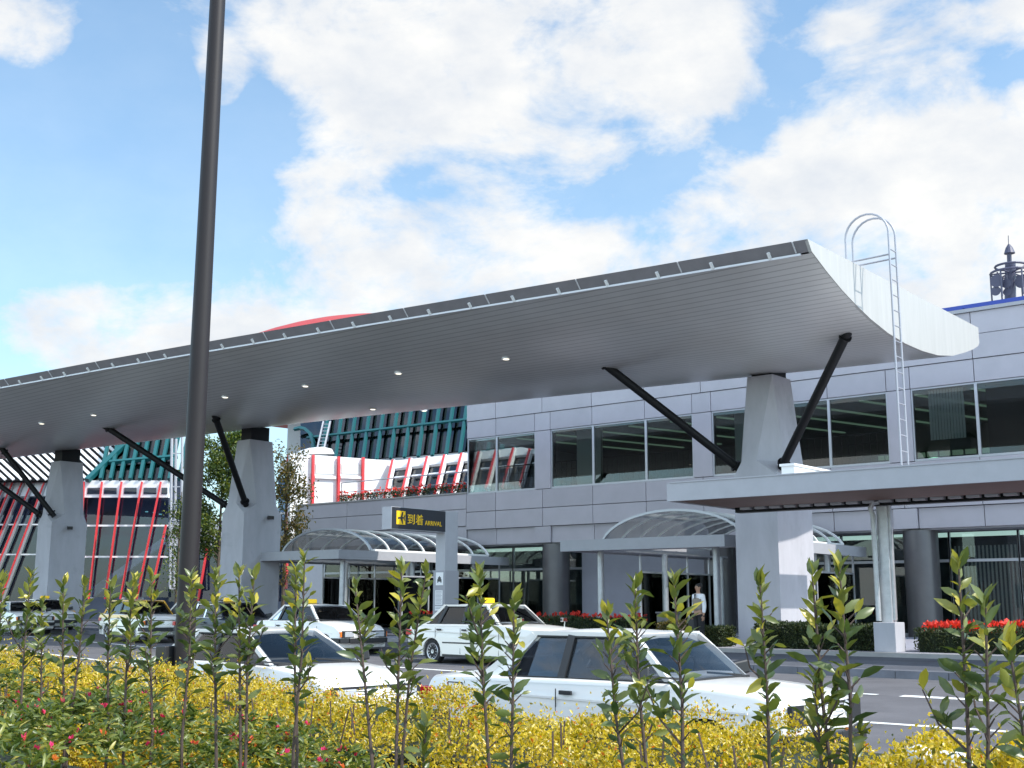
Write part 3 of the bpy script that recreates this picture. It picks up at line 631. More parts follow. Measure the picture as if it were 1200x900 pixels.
# dark corner glazing left of the terrace down to the ground
PD = V3(366,560); nd = Vector((.45,-.89,0)).normalized()
def V4(x, y, d=0.0): return on_plane(x, y, PD-nd*d, nd)
q = MB().prism([V4(326,652,.1),V4(367,652,.1),V4(367,560,.1),V4(326,560,.1)], -nd*.05); obj('corner_glass', q, 'gd', HALL)
q = MB().prism([V4(328,556,.0),V4(366,555,.0),V4(366,533,.0),V4(346,532,.0),V4(330,541,.0)], -nd*.4); obj('parapet', q, 'cream', HALL)
obj('mullion', MB().bar(V4(339,534,-.1), V4(334.5,690,-.1), .17,.25, upv=nd), 'red', HALL)
obj('transom', MB().bar(V4(326,601.5,-.02), V4(347,601.5,-.02), .12,.12), 'white', HALL)
obj('roof_vent', MB().prism([V3(354,532,2),V3(392,532,2),V3(389,526,2),V3(378,523.5,2),V3(362,525,2)], -nv*1.5), 'cream', HALL)
ln = Vector((0,-.80,.60)).normalized(); PE = on_y(462,541,YR)
def V5(x, y, d=0.0): return on_plane(x, y, PE-ln*d, ln)
q = MB().prism([V5(459,600,.15),V5(640,586,.15),V5(640,533,.15),V5(461,552,.15)], -ln*.04); obj('raked_glass', q, 'gd', HALL)
q = MB().prism([V5(461,549,.0),V5(640,530,.0),V5(640,521,.0),V5(461,540,.0)], -ln*.4); obj('parapet', q, 'cream', HALL)
for i in range(9):
    xt = 460.5+i*20.2; xb = xt-10-i*.35; yt = 540-(xt-460)*.1
    obj('mullion', MB().bar(V5(xt,yt,-.1), V5(xb,yt+46,-.1), .11,.2, upv=ln), 'red', HALL)
    obj('mullion_flank', MB().bar(V5(xt+2.4,yt,-.03), V5(xb+2.2,yt+46,-.03), .1,.2, upv=ln), 'white', HALL)
    obj('ledge', MB().bar(V5(xt+2,yt+20,-.02), V5(xt+17,yt+18.5,-.02), .1,.1, upv=ln), 'white', HALL)
# big teal glazed slope
PT = on_y(462,541,YR+1.6); tl = Vector((0,-.84,.54)).normalized()
def V6(x, y, d=0.0): return on_plane(x, y, PT-tl*d, tl)
q = MB().prism([V6(352,545,.3),V6(640,520,.3),V6(640,420,.3),V6(352,440,.3)], -tl*.1); obj('slope_glass', q, 'gd', HALL)
for i in range(17):
    b = 376+i*16.3; obj('slope_mullion', MB().bar(V6(b,543-(b-376)*.07,0), V6(b+15,438-(b-376)*.07,0), .17,.16, upv=tl), 'teal', HALL)
for y0 in (511,480): obj('slope_mullion', MB().bar(V6(360,y0+2,-.05), V6(640,y0-30,-.05), .14,.14, upv=tl), 'teal', HALL)
pts = [V6(340+32*(1-math.cos(t))*.78, 536-43*math.sin(t)*1.0, 0) for t in ()]
arcp = [V6(345,503,-.1),V6(352,501.5,-.1),V6(358,503,-.1),V6(363.5,508,-.1),V6(366.5,516,-.1),V6(367.5,526,-.1)]
q = MB()
for a, b in zip(arcp, arcp[1:]): q.bar(a, b, .2, .2, upv=tl)
obj('slope_edge_arch', q, 'teal', HALL)
q = MB()
for dx in (0, 8): q.bar(V6(372+dx,525,-.5), V6(379+dx,494,-.5), .1,.1)
for i in range(8): q.bar(V6(372+i*.9,525-i*4,-.5), V6(380+i*.9,525-i*4,-.5), .05,.05)
obj('roof_ladder', q, 'steelp', HALL)
rc = EYE+sight(450,400)*130; ztop = 31.5
obj('red_dome', MB().lathe([(20.5,ztop-9.5),(20,ztop-6)]+[(r_, ztop-.015*r_*r_) for r_ in (18,16,14,12,10,8,6,4,2,.01)], (rc.x,rc.y,0), n=72), 'redroof', HALL, smooth=30)
obj('drum', MB().lathe([(10,0),(10,ztop-3)], (rc.x,rc.y,0), n=48), 'steelp', HALL, smooth=40)

# white lattice mast beside the hall
LM = thing('lattice_mast', 'slim pale steel lattice mast standing left of the brown lamp post', 'mast', (-60,46,0))
pl, pr = W(199,690,-3), W(212,690,-3)
tl_, tr_ = W(201.5,512,-3), W(213.5,512,-3)
for a, b in ((pl,tl_),(pr,tr_),(pl-hz*1.0,tl_-hz*1.0),(pr-hz*1.0,tr_-hz*1.0)): obj('upright', MB().tube([a,b],.09,8), 'steelp', LM)
for i in range(10): obj('rung', MB().bar(lerp(pl,tl_,i/9), lerp(pr,tr_,i/9), .07,.07), 'steelp', LM)

# ------------------------------------------------------------------ antenna on the roof, far right
AN = thing('antenna_mast', 'steel antenna mast with ring platform and dishes above the blue roof rail', 'antenna', (0,0,0))
Dp = 62.0
def A(x, y, k=0): return EYE+sight(x, y)*(Dp+k)
AN.location = A(1183,420)
mb = MB().tube([A(1184,420),A(1184,308)], [.32,.26], 10); obj('mast', mb, 'anten', AN, smooth=40)
obj('spire', MB().tube([A(1183,308),A(1182.5,296)], .12, 8).lathe([(.28,-.05),(.18,.25),(.05,.45)], A(1183,296), n=12).tube([A(1182,292),A(1181.5,276)], .02, 5), 'anten', AN)
ctr = A(1184,312)
for zz, rr in ((0,.75),(-.35,1.0)):
    q = MB().tube([ctr+Vector((rr*math.cos(t),rr*math.sin(t),zz)) for t in np.linspace(0,2*PI,21)], .06, 6); obj('ring', q, 'anten', AN)
for k_ in range(6):
    t = k_*PI/3+.3; o_ = ctr+Vector((math.cos(t),math.sin(t),-.35))
    obj('arm', MB().tube([ctr+Vector((0,0,-.35)),o_,o_-Vector((0,0,1.4))], .05, 6), 'anten', AN)
for x, y, r_ in ((1168,329,.34),(1179,332,.25),(1197,330,.34),(1167,341,.25),(1180,342,.2)):
    c = A(x, y, -.6); d = MB().lathe([(r_,0),(r_*.8,.12),(r_*.3,.22),(.01,.24)], c, axis='y', n=16); obj('dish', d, 'anten', AN)
    obj('dish_mount', MB().tube([c+Vector((0,.2,0)), c+Vector((0,.2,.5))], .04, 6), 'anten', AN)

# ------------------------------------------------------------------ arrival sign
SG = thing('arrival_sign', 'dark arrival sign arm on grey post above the waiting taxis', 'sign', (-23,25,0))
sx0 = on_y(523,640,25.0).x
XF = sx0        # plane of the +X face
def SX(x, y, d=0): e = sight(x, y); return EYE+e*((XF+d-EYE.x)/e.x)
p = SX(459,593); q_ = SX(522,598); zt, zb = SX(459,593).z, SX(459,619.8).z; yn = p.y; yf = SX(522,608).y; yp = SX(536.5,640).y
wx = .36
obj('post', MB().box(XF-wx,XF,yf,yp,0,zt), 'steelp', SG, bevel=.01)
a_ = obj('arm', MB().box(XF-wx,XF-.01,yn,yf-.003,zb,zt-.004), 'steelp', SG)
obj('face_panel', MB().box(XF-.009,XF+.006,yn+.02,yf-.004,zb+.02,zt-.02), 'sign', a_)
obj('base_panel', MB().box(XF-wx-.05,XF+.04,yf-.03,yp+.01,0,2.13), 'print_', SG)
def text(body, size, m, parent, M4, ext=.004, name='lettering'):
    c = bpy.data.curves.new('txt', 'FONT'); c.body = body; c.size = size; c.extrude = ext; c.resolution_u = 3
    o = bpy.data.objects.new('txt', c); COL.objects.link(o); bpy.context.view_layer.update()
    me = bpy.data.meshes.new_from_object(o.evaluated_get(bpy.context.evaluated_depsgraph_get())); bpy.data.objects.remove(o)
    xs_ = [v.co.x for v in me.vertices] or [0, 1]; w_ = max(xs_)-min(xs_)
    me.transform(Matrix.Translation((-min(xs_),0,0))); me.transform(M4[0] @ Matrix.Scale(M4[1]/w_ if M4[1] else 1, 4, (1,0,0))); me.materials.clear(); me.materials.append(MT[m])
    me.transform(Matrix.Translation(-base_of(parent)))
    n = bpy.data.objects.new(name, me); COL.objects.link(n); n.parent = parent; return n
def face(y, z, x=None): return Matrix.Translation((XF+.010 if x is None else x, y, z)) @ Matrix(((0,0,1),(1,0,0),(0,1,0))).to_4x4()
span = yf-yn; ht = zt-zb
def sy(f): return yn+span*f
text('到着', ht*.50, 'yellow', a_, (face(sy(.285), zb+ht*.30), span*.285))
text('ARRIVAL', ht*.30, 'yellow', a_, (face(sy(.605), zb+ht*.27), span*.32))
s0 = ht*.60; y0 = sy(.085); z0_ = zb+ht*.22
obj('pictogram', MB().box(XF+.0062,XF+.011,y0,y0+s0*.93,z0_,z0_+s0), 'yellow', a_, bevel=.003)
def pic(pts): return [(XF+.0115, y0+s0*.93*a, z0_+s0*b) for a, b in pts]
q = MB()
q.prism(pic([(.12,.46),(.2,.54),(.92,.56),(.92,.46),(.2,.40)]), (.003,0,0))
q.prism(pic([(.45,.54),(.62,.94),(.74,.94),(.68,.55)]), (.0032,0,0)).prism(pic([(.45,.42),(.62,.06),(.74,.06),(.68,.44)]), (.0032,0,0)).prism(pic([(.80,.54),(.88,.74),(.96,.74),(.92,.54)]), (.0034,0,0)).prism(pic([(.8,.46),(.88,.28),(.96,.28),(.92,.46)]), (.0034,0,0))
obj('plane_symbol', q, 'sign', a_)
# taxi symbol plate and timetable sheets on the -Y side of the post
yy0 = yf-.036
bp_ = MB().box(XF-.30,XF-.02,yy0-.006,yy0,1.72,2.08); tp_ = obj('taxi_plate', bp_, 'paper', SG)
q = MB().box(XF-.24,XF-.08,yy0-.010,yy0-.0065,1.82,1.89).box(XF-.215,XF-.105,yy0-.010,yy0-.0065,1.89,1.945).box(XF-.175,XF-.145,yy0-.010,yy0-.0065,1.945,1.975).box(XF-.235,XF-.205,yy0-.010,yy0-.0065,1.79,1.82).box(XF-.115,XF-.085,yy0-.010,yy0-.0065,1.79,1.82); obj('taxi_symbol', q, 'sign', tp_)
for z0s, z1s in ((1.18,1.58),(1.02,1.15)):
    sh = obj('notice_sheet', MB().box(XF-.32,XF-.04,yy0-.006,yy0,z0s,z1s), 'paper', SG)
    q = MB(); zz = z1s-.04
    while zz > z0s+.02: q.box(XF-.30,XF-.06-.04*random.random(),yy0-.009,yy0-.0065,zz,zz+.014); zz -= .036
    obj('print', q, 'print_', sh)

# ------------------------------------------------------------------ lamp post in the foreground bed
LP = thing('lamp_post', 'tall dark brown lamp post standing in the front planting bed', 'lamp post', (-10.6,7.25,-.2))
pb = on_y(219,705,7.25); 
mb = MB().tube([(pb.x,7.25,-.25),(pb.x,7.25,3.4),(pb.x,7.25,9.6),(pb.x,7.25,11.0)], [.098,.096,.078,.066], 28); obj('pole', mb, 'brown', LP, smooth=40)
obj('flange', MB().lathe([(.2,-.14),(.2,-.10),(.12,-.09)], (pb.x,7.25,0), n=20), 'brown', LP)
obj('control_box', MB().box(pb.x-.24,pb.x-.085,7.08,7.24,.05,.80), 'black', LP, bevel=.01)
obj('lamp_arm', MB().tube([(pb.x,7.25,10.9),(pb.x,8.0,11.25),(pb.x,9.2,11.35)], .06, 10), 'brown', LP)
obj('lamp_head', MB().box(pb.x-.17,pb.x+.17,9.1,9.9,11.26,11.44), 'brown', LP, bevel=.04)

# ------------------------------------------------------------------ cars
def make_car(name, label, cat, rear, near_y, head, ground, p, group=None):
    L, Wd, H = p['L'], p['W'], p['H']; w = Wd/2
    # local frame: x forward from the rear bumper, y left; nearest rear corner sits at (rear, near_y)
    ca, sa = math.cos(head), math.sin(head); off = Vector((ca*0-sa*w, sa*0+ca*w, 0))
    T = thing(name, label, cat, (rear+off.x, near_y+off.y, ground), head, group)
    xr, xf, AR = p.get('xr', .95), p.get('xf', L-.78), .335
    zt, zc, zh = p['zt'], p['zc'], p['zh']           # trunk, cowl, hood-front heights
    xrb, xrt, xft, xwb = p['xrb'], p['xrt'], p['xft'], p['xwb']
    body = p['body']; bm_ = [body]
    two = p.get('two')
    def arch(cx): return [(cx+AR*math.cos(t), .29+AR*math.sin(t)) for t in np.linspace(-.28, PI+.28, 13)]
    zbr = p.get('zbr', zt+.02)
    top = [(.03,.30),(.0,.45),(.01,zt-.16),(.06,zt-.04),(.16,zt)]
    if xrb > .5: top += [(xrb*.6,zt+.012)]
    top += [(xrb,zbr),(xrb+.25*(xwb-xrb),zbr+(zc-zbr)*.3),((xrb+xwb)/2,(zbr+zc)/2+.005),(xwb,zc),(xwb+.35*(L-xwb),zc+(zh-zc)*.22),(xwb+.7*(L-xwb),zc+(zh-zc)*.6),(L-.14,zh),(L-.03,zh-.05),(L,zh-.12),(L-.01,.45),(L-.05,.26),(L-.2,.2)]
    ar_f = [(x, max(z,.2)) for x, z in arch(xf)]; ar_r = [(x, max(z,.2)) for x, z in arch(xr)]
    prof = top+ar_f+[(xf-AR-.12,.185),(xr+AR+.12,.185)]+ar_r+[(.15,.22)]
    n = len(prof); nt_ = len(top)
    def taper(x):
        t = (x-L/2)/(L/2); return 1-(.075 if t > 0 else .05)*abs(t)**4
    sl_ = [(-1.0,.035,0),(-.985,.012,0),(-.93,0,0),(-.55,0,.014),(0,0,.022),(.55,0,.014),(.93,0,0),(.985,.012,0),(1.0,.035,0)]
    vs = []
    for (fy, ins, cr) in sl_:
        for i, (x, z) in enumerate(prof):
            istop = 3 <= i <= nt_-4
            zz_ = z-(ins*1.3 if istop else 0)+(cr if istop and z > .5 else 0)
            y = fy*w*taper(x)
            if z > .62: y *= 1-.055*(z-.62)/.35
            if z < .35: y *= 1-.03*(.35-z)/.17
            xx = x
            if i < 4: xx += ins*.8+.05*abs(fy)**3
            if nt_-6 <= i < nt_: xx -= ins*.8+.07*abs(fy)**3
            vs.append((xx, y, zz_))
    mb = MB(); ns = len(sl_)
    for s_ in range(ns-1):
        for i in range(n):
            j = (i+1)%n
            z_ = max(prof[i][1], prof[j][1]); 
            mb.add([], [], 0); mb.f.append((s_*n+i, s_*n+j, (s_+1)*n+j, (s_+1)*n+i)); mb.m.append(0)
    mb.v = vs
    mb.f += [tuple(range(n))[::-1], tuple((ns-1)*n+i for i in range(n))]; mb.m += [0, 0]
    wb, tum = w*.985-.055, p.get('tum', .17); zb0 = lambda x: zbr+(zc-zbr)*min(1, max(0, (x-xrb)/(xwb-xrb)))
    def sidey(z): return wb-tum*max(0, (z-.84*zc-.0)/(H-.84*zc))
    def SP(x, z, s, ins=0): return Vector((x, s*(sidey(z)-ins), z))
    # roof slab with crown
    rv = []; NX, NY = 7, 7
    for i in range(NX):
        u = i/(NX-1); x = xrt+(xft-xrt)*u
        for j in range(NY):
            v = -1+2*j/(NY-1); hw_ = sidey(H-.05)-.015
            rv.append((x+(.03 if i == NX-1 else -.03 if i == 0 else 0)*(1-abs(v)), v*hw_, H-.055*abs(v)**3-.03*(2*u-1)**2))
    o_ = len(mb.v); mb.v += rv; mb.v += [(x, y, z-.05) for x, y, z in rv]; kk = NX*NY
    for i in range(NX-1):
        for j in range(NY-1):
            a = o_+i*NY+j; mb.f += [(a,a+1,a+NY+1,a+NY), (a+kk,a+kk+NY,a+kk+NY+1,a+kk+1)]; mb.m += [1, 1]
    for i in range(NX-1):
        for j in (0, NY-1): a = o_+i*NY+j; mb.f.append((a,a+NY,a+NY+kk,a+kk)); mb.m.append(1)
    for j in range(NY-1):
        for i in (0, NX-1): a = o_+i*NY+j; mb.f.append((a,a+1,a+1+kk,a+kk)); mb.m.append(1)
    zr_ = H-.065; bp = p['bp']; wid = p.get('pil', .06)
    for s in (-1, 1):
        mb.bar(SP(xwb-.02,zc-.03,s,.02), SP(xft-.0,zr_,s,.02), wid,.06,1); mb.bar(SP(xrb+.02,zbr-.03,s,.02), SP(xrt+.02,zr_,s,.02), .07,.06,1)
        mb.bar(SP(xrt,zr_+.012,s,.015), SP(xft,zr_+.012,s,.015), .05,.05,1)
        if p.get('cpil'):   # broad rear quarter
            c0, c1 = p['cpil']; mb.prism([SP(xrb,zbr-.02,s), SP(c0,zb0(c0)-.02,s), SP(c1,zr_,s), SP(xrt,zr_,s)], (0,-s*.04,0), 1)
    B = obj('body', mb, [body, two if two else body], T, local=True, smooth=38)
    # glass and pillars between
    segs = [p['cpil'] if p.get('cpil') else (xrb+.06, xrt+.05)]+bp+[(xwb-.05, xft-.04)]
    for s in (-1, 1):
        for i in range(len(segs)-1):
            a, b = segs[i], segs[i+1]; g_ = .035
            poly = [SP(a[0]+g_,zb0(a[0])+.012,s,.012), SP(b[0]-g_,zb0(b[0])+.012,s,.012), SP(b[1]-g_,zr_-.015,s,.012), SP(a[1]+g_,zr_-.015,s,.012)]
            obj('side_window', MB().prism(poly, (0,-s*.006,0)), 'gcar', T, local=True)
        q = MB()
        for (x0, x1) in bp: q.bar(SP(x0,zb0(x0),s,.0), SP(x1,zr_,s,.0), .085,.035, upv=(0,1,0))
        q.bar(SP(segs[0][0],zb0(segs[0][0])+.006,s,-.006), SP(xwb-.03,zb0(xwb)+.006,s,-.006), .018,.018)
        q.bar(SP(segs[0][1],zr_-.012,s,-.004), SP(xft,zr_-.012,s,-.004), .018,.018)
        obj('window_trim', q, p.get('trim', 'black'), T, local=True)
    yb_, yt_ = sidey(zc)-.05, sidey(zr_)-.05
    def screen(nm, xa, xb, za, zb2, ya2, yb2, bow):
        m_ = MB(); nu, nv = 10, 6; vs_ = []
        for i in range(nv+1):
            t = i/nv
            for j in range(nu+1):
                v = -1+2*j/nu; vs_.append((xa+(xb-xa)*t+bow*(1-v*v)*(1-.35*t)+bow*.25*math.sin(PI*t), (ya2+(yb2-ya2)*t)*v, za+(zb2-za)*t+.012*(1-v*v)))
        m_.add(vs_, [(i*(nu+1)+j, i*(nu+1)+j+1, (i+1)*(nu+1)+j+1, (i+1)*(nu+1)+j) for i in range(nv) for j in range(nu)])
        obj(nm, m_, 'gcar', T, local=True, smooth=80)
    screen('windscreen', xwb-.01, xft+.01, zc+.015, H-.05, yb_+.03, yt_+.03, .06)
    screen('rear_window', xrb+.02, xrt-.01, zbr+.015, H-.06, yb_+.02, yt_+.02, -.05)
    q = MB().bar((xwb+.01,-yb_,zc+.01),(xwb+.05,0,zc+.022),.035,.03).bar((xwb+.05,0,zc+.022),(xwb+.01,yb_,zc+.01),.035,.03)
    for s in (-1, 1): q.bar((xwb+.03,s*yb_*.75,zc+.03),(xwb-.04,s*yb_*.75-.55,zc+.075),.02,.02)
    obj('wipers', q, 'black', T, local=True)
    # interior
    q = MB().box(xrb+.1,xwb-.12,-yb_+.02,yb_-.02,zc-.04,zc+.022)
    q.box(xwb-.42,xwb-.12,-yb_+.05,yb_-.05,zc+.02,zc+.06)
    xm = bp[len(bp)//2][0] if bp else (xrb+xwb)/2
    for s in (-1, 1):
        q.bar((xm-.12,s*.36,zc-.02),(xm-.24,s*.36,H-.27),.46,.11); q.bar((xm-.24,s*.36,H-.25),(xm-.27,s*.36,H-.12),.24,.08)
    q.box(xrb+.25,xrb+.4,-.55,.55,zc,H-.30)
    obj('seats', q, p.get('seat', 'seat'), T, local=True, bevel=.03)
    q = MB().tube([(xwb-.55+.16*.45*math.sin(t), .36+.18*math.cos(t), zc+.02+.18*math.sin(t)) for t in np.linspace(0,2*PI,17)], .014, 6); obj('steering_wheel', q, 'black', T, local=True)
    # wheels
    rw = .30
    for cx in (xr, xf):
        for s in (-1, 1):
            yo = s*(w*taper(cx)-.115); q = MB().lathe([(rw-.10,-.085),(rw-.02,-.088),(rw,-.06),(rw,.06),(rw-.02,.088),(rw-.10,.085)], (cx,yo,rw), axis='y', n=28)
            wh = obj('wheel', q, 'tyre', T, local=True, smooth=35)
            e = s*.094
            rimq = MB().lathe([(.005,e*.9),(.05,e*.95),(.06,e*.6),(.14,e*.55),(.165,e*.9),(.19,e*1.02),(.205,e*.8),(.205,0)], (cx,yo,rw), axis='y', n=28)
            for t in range(12): a = 2*PI*t/12; rimq.bar((cx+.08*math.cos(a),yo+e*.62,rw+.08*math.sin(a)),(cx+.155*math.cos(a),yo+e*.84,rw+.155*math.sin(a)),.035,.02)
            obj('rim', rimq, p.get('rim', 'rim'), wh, local=True, smooth=35)
    obj('wheel_wells', MB().box(xr-AR,xr+AR,-w+.22,w-.22,.2,.6).box(xf-AR,xf+AR,-w+.22,w-.22,.2,.6).box(.3,L-.3,-w+.25,w-.25,.17,.3), 'tyre', T, local=True)
    # bumpers, trim, lines
    bmp = p.get('bumper', 'black')
    for xx, sg in ((0, -1), (L, 1)):
        q = MB(); ww = w*taper(xx)
        pts = [(xx-sg*.42,-ww-.005,.44),(xx-sg*.08,-ww+.02,.44),(xx+sg*.05,-ww*.72,.44),(xx+sg*.07,0,.44),(xx+sg*.05,ww*.72,.44),(xx-sg*.08,ww-.02,.44),(xx-sg*.42,ww+.005,.44)]
        for a, b in zip(pts, pts[1:]): q.bar(a, b, .10,.13)
        obj('front_bumper' if sg > 0 else 'rear_bumper', q, bmp, T, local=True, bevel=.012)
    for s in (-1, 1):
        q = MB()
        for (x0, x1) in bp: q.box(x0-.004,x0+.004,s*(w*.99)-.004,s*(w*.99)+.004,.27,zb0(x0)-.09)
        xa = xwb+.04; q.box(xa-.004,xa+.004,s*(w*.99)-.004,s*(w*.99)+.004,.27,zc-.12)
        obj('door_gap', q, 'black', T, local=True)
        for cx in (xr, xf):
            q = MB(); ap = [(x, max(z,.2)) for x, z in arch(cx)]
            for (xa_, za_), (xb_, zb_) in zip(ap, ap[1:]): q.bar((xa_,s*(w*taper(cx)-.012),za_),(xb_,s*(w*taper(cx)-.012),zb_),.022,.026,upv=(0,1,0))
            obj('arch_lip', q, body, T, local=True)
        obj('sill', MB().box(xr+AR+.04,xf-AR-.04,s*w*.965-.02,s*w*.965+.012,.185,.25), 'black', T, local=True)
        obj('waist_crease', MB().bar((.25,s*w*.974,zt-.13),(L-.4,s*w*.962,zh-.12),.016,.02), body, T, local=True)
        if p.get('strip', True): obj('side_moulding', MB().box(xr+AR+.05,xf-AR-.05,s*w*.995-.008,s*w*.995+.008,.50,.53), 'black', T, local=True)
        for (x0, x1) in bp[-2:]:
            hx = x0+.10 if p.get('hf', 0) else x0-.02
            obj('door_handle', MB().box(x0+.04,x0+.19,s*w*.985-.012,s*w*.985+.018,zc-.15,zc-.11), p.get('trimh', 'black'), T, local=True, bevel=.006)
        if p.get('fuel') and s < 0:
            q = MB(); x0, x1, z0, z1 = .42,.62,zt-.26,zt-.06; y = s*w*.985
            for a, b in (((x0,y,z0),(x1,y,z0)),((x1,y,z0),(x1,y,z1)),((x1,y,z1),(x0,y,z1)),((x0,y,z1),(x0,y,z0))): q.bar(a,b,.006,.012)
            obj('fuel_flap', q, 'black', T, local=True)
        if p.get('mirror', 'door') == 'door':
            m_ = MB().bar((xwb-.28,s*(w-.02),zc+.06),(xwb-.16,s*(w+.15),zc+.10),.10,.14); obj('mirror', m_, p.get('mcol', 'black'), T, local=True, bevel=.02)
        else:
            x0 = xwb+.62; m_ = MB().tube([(x0,s*(w-.14),zh),(x0+.02,s*(w-.13),zc+.08)],.018,6).box(x0-.05,x0+.03,s*(w-.13)-.08,s*(w-.13)+.08,zc+.07,zc+.16); obj('fender_mirror', m_, 'chrome' if p.get('mcol') is None else p['mcol'], T, local=True, bevel=.01)
        # lamps
        wl_ = w*taper(L)
        if p.get('lamps') == 'twin':
            for k_, yy in enumerate((wl_-.16, wl_-.36)):
                obj('headlight', MB().lathe([(.085,-.02),(.085,.025),(.05,.045),(.005,.05)], (L-.045-.04*(1-k_),s*yy,zh-.125), axis='x', n=18), 'lens', T, local=True, smooth=50)
        else:
            obj('headlight', MB().box(L-.09,L-.005,s*(wl_-.28)-.15,s*(wl_-.28)+.15,zh-.21,zh-.07), 'lens', T, local=True, bevel=.015)
            obj('indicator', MB().box(L-.19,L-.035,s*(wl_-.07)-.06,s*(wl_-.07)+.055,zh-.21,zh-.07), 'orange', T, local=True, bevel=.01)
        wr_ = w*taper(0)
        obj('tail_light', MB().box(-.012,.16,s*(wr_-.12)-.13,s*(wr_-.12)+.122,zt-.25,zt-.12), 'redl', T, local=True, bevel=.01)
    yg = w-.52
    q = MB().box(L-.06,L-.015,-w*.92+.05,w*.92-.05,zh-.225,zh-.045); gr = obj('grille', q, 'black', T, local=True)
    q = MB()
    for k_ in range(5): q.box(L-.02,L-.005,-yg,yg,zh-.205+k_*.032,zh-.195+k_*.032)
    obj('grille_bars', q, 'chrome' if p.get('lamps') != 'twin' else 'steelp', gr, local=True)
    if p.get('band'):
        for s in (-1, 1): obj('yellow_band', MB().prism([(.1,s*w*.978,zt-.13),(L-.5,s*w*.978,zt-.13),(L-.6,s*w*.965,zc-.02),(.2,s*w*.965,zt-.02)], (0,s*.012,0)), 'cary', T, local=True)
        obj('yellow_lid', MB().box(.12,xrb-.05,-w*.86,w*.86,zt+.02,zt+.03), 'cary', T, local=True)
    if p.get('lamp'):
        xx = p['lamp']; b_ = obj('roof_lamp', MB().prism([(xx-.07,-.2,H-.01),(xx+.07,-.2,H-.01),(xx+.05,-.18,H+.13),(xx-.05,-.18,H+.13)], (0,.4,0)), 'lampy', T, local=True, bevel=.03)
        obj('lamp_base', MB().box(xx-.10,xx+.10,-.23,.23,H-.02,H+.012), 'black', b_, local=True)
    if p.get('rack'):
        q = MB()
        for yy in (-.45,.45): q.bar((xrt+.1,yy,H+.05),(xft-.1,yy,H+.05),.03,.03)
        q.bar((xrt+.3,-.5,H+.04),(xrt+.3,.5,H+.04),.03,.03); obj('roof_rack', q, 'black', T, local=True)
    return T
GRP = 'cars and taxis at the terminal kerb'
sedan = dict(L=4.45, W=1.69, H=1.38, zt=.93, zc=.93, zh=.80, xrb=.68, xrt=1.28, xft=2.62, xwb=3.20, bp=[(1.22,1.42),(2.05,2.08)], body='carw', xr=.98, xf=3.62)
def car(base, **k): d = dict(base); d.update(k); return d
make_car('sedan_car', 'white four door sedan with black trim nearest the hedge on the right', 'car', -9.22, 9.62, R(0), zr(10.4), car(sedan, L=4.36, W=1.66, H=1.37, zt=.86, zc=.89, zh=.79, xrb=.78, xrt=1.40, xft=2.66, xwb=3.17, cpil=(1.08,1.48), bp=[(1.86,1.92)], xr=.93, xf=3.55, lamps='twin', fuel=True, strip=False, bumper='black', seat='seatl', pil=.05), GRP)
make_car('coupe_car', 'low white coupe with big raked windscreen beside the lamp post', 'car', -14.75, 9.55, R(-1), zr(10.4), car(sedan, L=4.2, W=1.68, H=1.31, zt=.88, zc=.86, zh=.70, xrb=.55, xrt=1.30, xft=2.32, xwb=3.10, cpil=(1.05,1.38), bp=[(1.85,1.85)], tum=.2, xr=.9, xf=3.42, strip=False, bumper='carw'), GRP)
CH = -math.atan(.10)
make_car('taxi', 'ivory taxi sedan with yellow roof lamp in the middle of the kerb queue', 'taxi', -20.85, 21.25, CH, -.2, car(sedan, L=4.69, W=1.69, H=1.42, zt=.92, zc=.94, zh=.80, xrb=.62, xrt=1.16, xft=2.66, xwb=3.22, bp=[(1.10,1.30),(1.98,2.0)], xf=3.8, body='cari', lamp=2.0, mirror='fender', bumper='black', trimh='black', seat='seatl'), GRP)
make_car('taxi', 'white sloping nose taxi with orange corner lamps behind the ivory taxi', 'taxi', -28.1, 22.35, R(-7), -.2, car(sedan, L=4.3, H=1.40, zt=.92, zc=.93, zh=.74, bp=[(1.2,1.38),(1.95,2.0)], lamp=1.65, rack=False, mcol='black'), GRP)
make_car('taxi', 'dark navy taxi with yellow roof lamp and white roof rack', 'taxi', -32.9, 22.95, R(-10), -.17, car(sedan, L=4.6, H=1.42, body='carn', two='carn', lamp=2.2, xwb=3.3, xft=2.75, rack=True, trim='chrome', bumper='black'), GRP)
make_car('taxi', 'white taxi with yellow roof and yellow band along its side', 'taxi', -40.3, 24.9, R(-13), -.12, car(sedan, L=4.5, H=1.45, two='cary', band=True, xrb=.35, xrt=.65, bp=[(1.1,1.2),(2.0,2.03)], bumper='black'), GRP)
make_car('sedan_car', 'white sedan standing in second row behind the navy taxi', 'car', -39.6, 27.0, R(-13), -.1, car(sedan, bumper='carw'), GRP)
make_car('taxi', 'white taxi with yellow side band parked furthest back at left', 'taxi', -54.2, 29.0, R(-13), -.05, car(sedan, H=1.44, band=True, lamp=2.0), GRP)
make_car('sedan_car', 'white sedan with black bumper cut by the left photo edge', 'car', -51.9, 26.6, R(-13), -.1, car(sedan, bumper='black'), GRP)

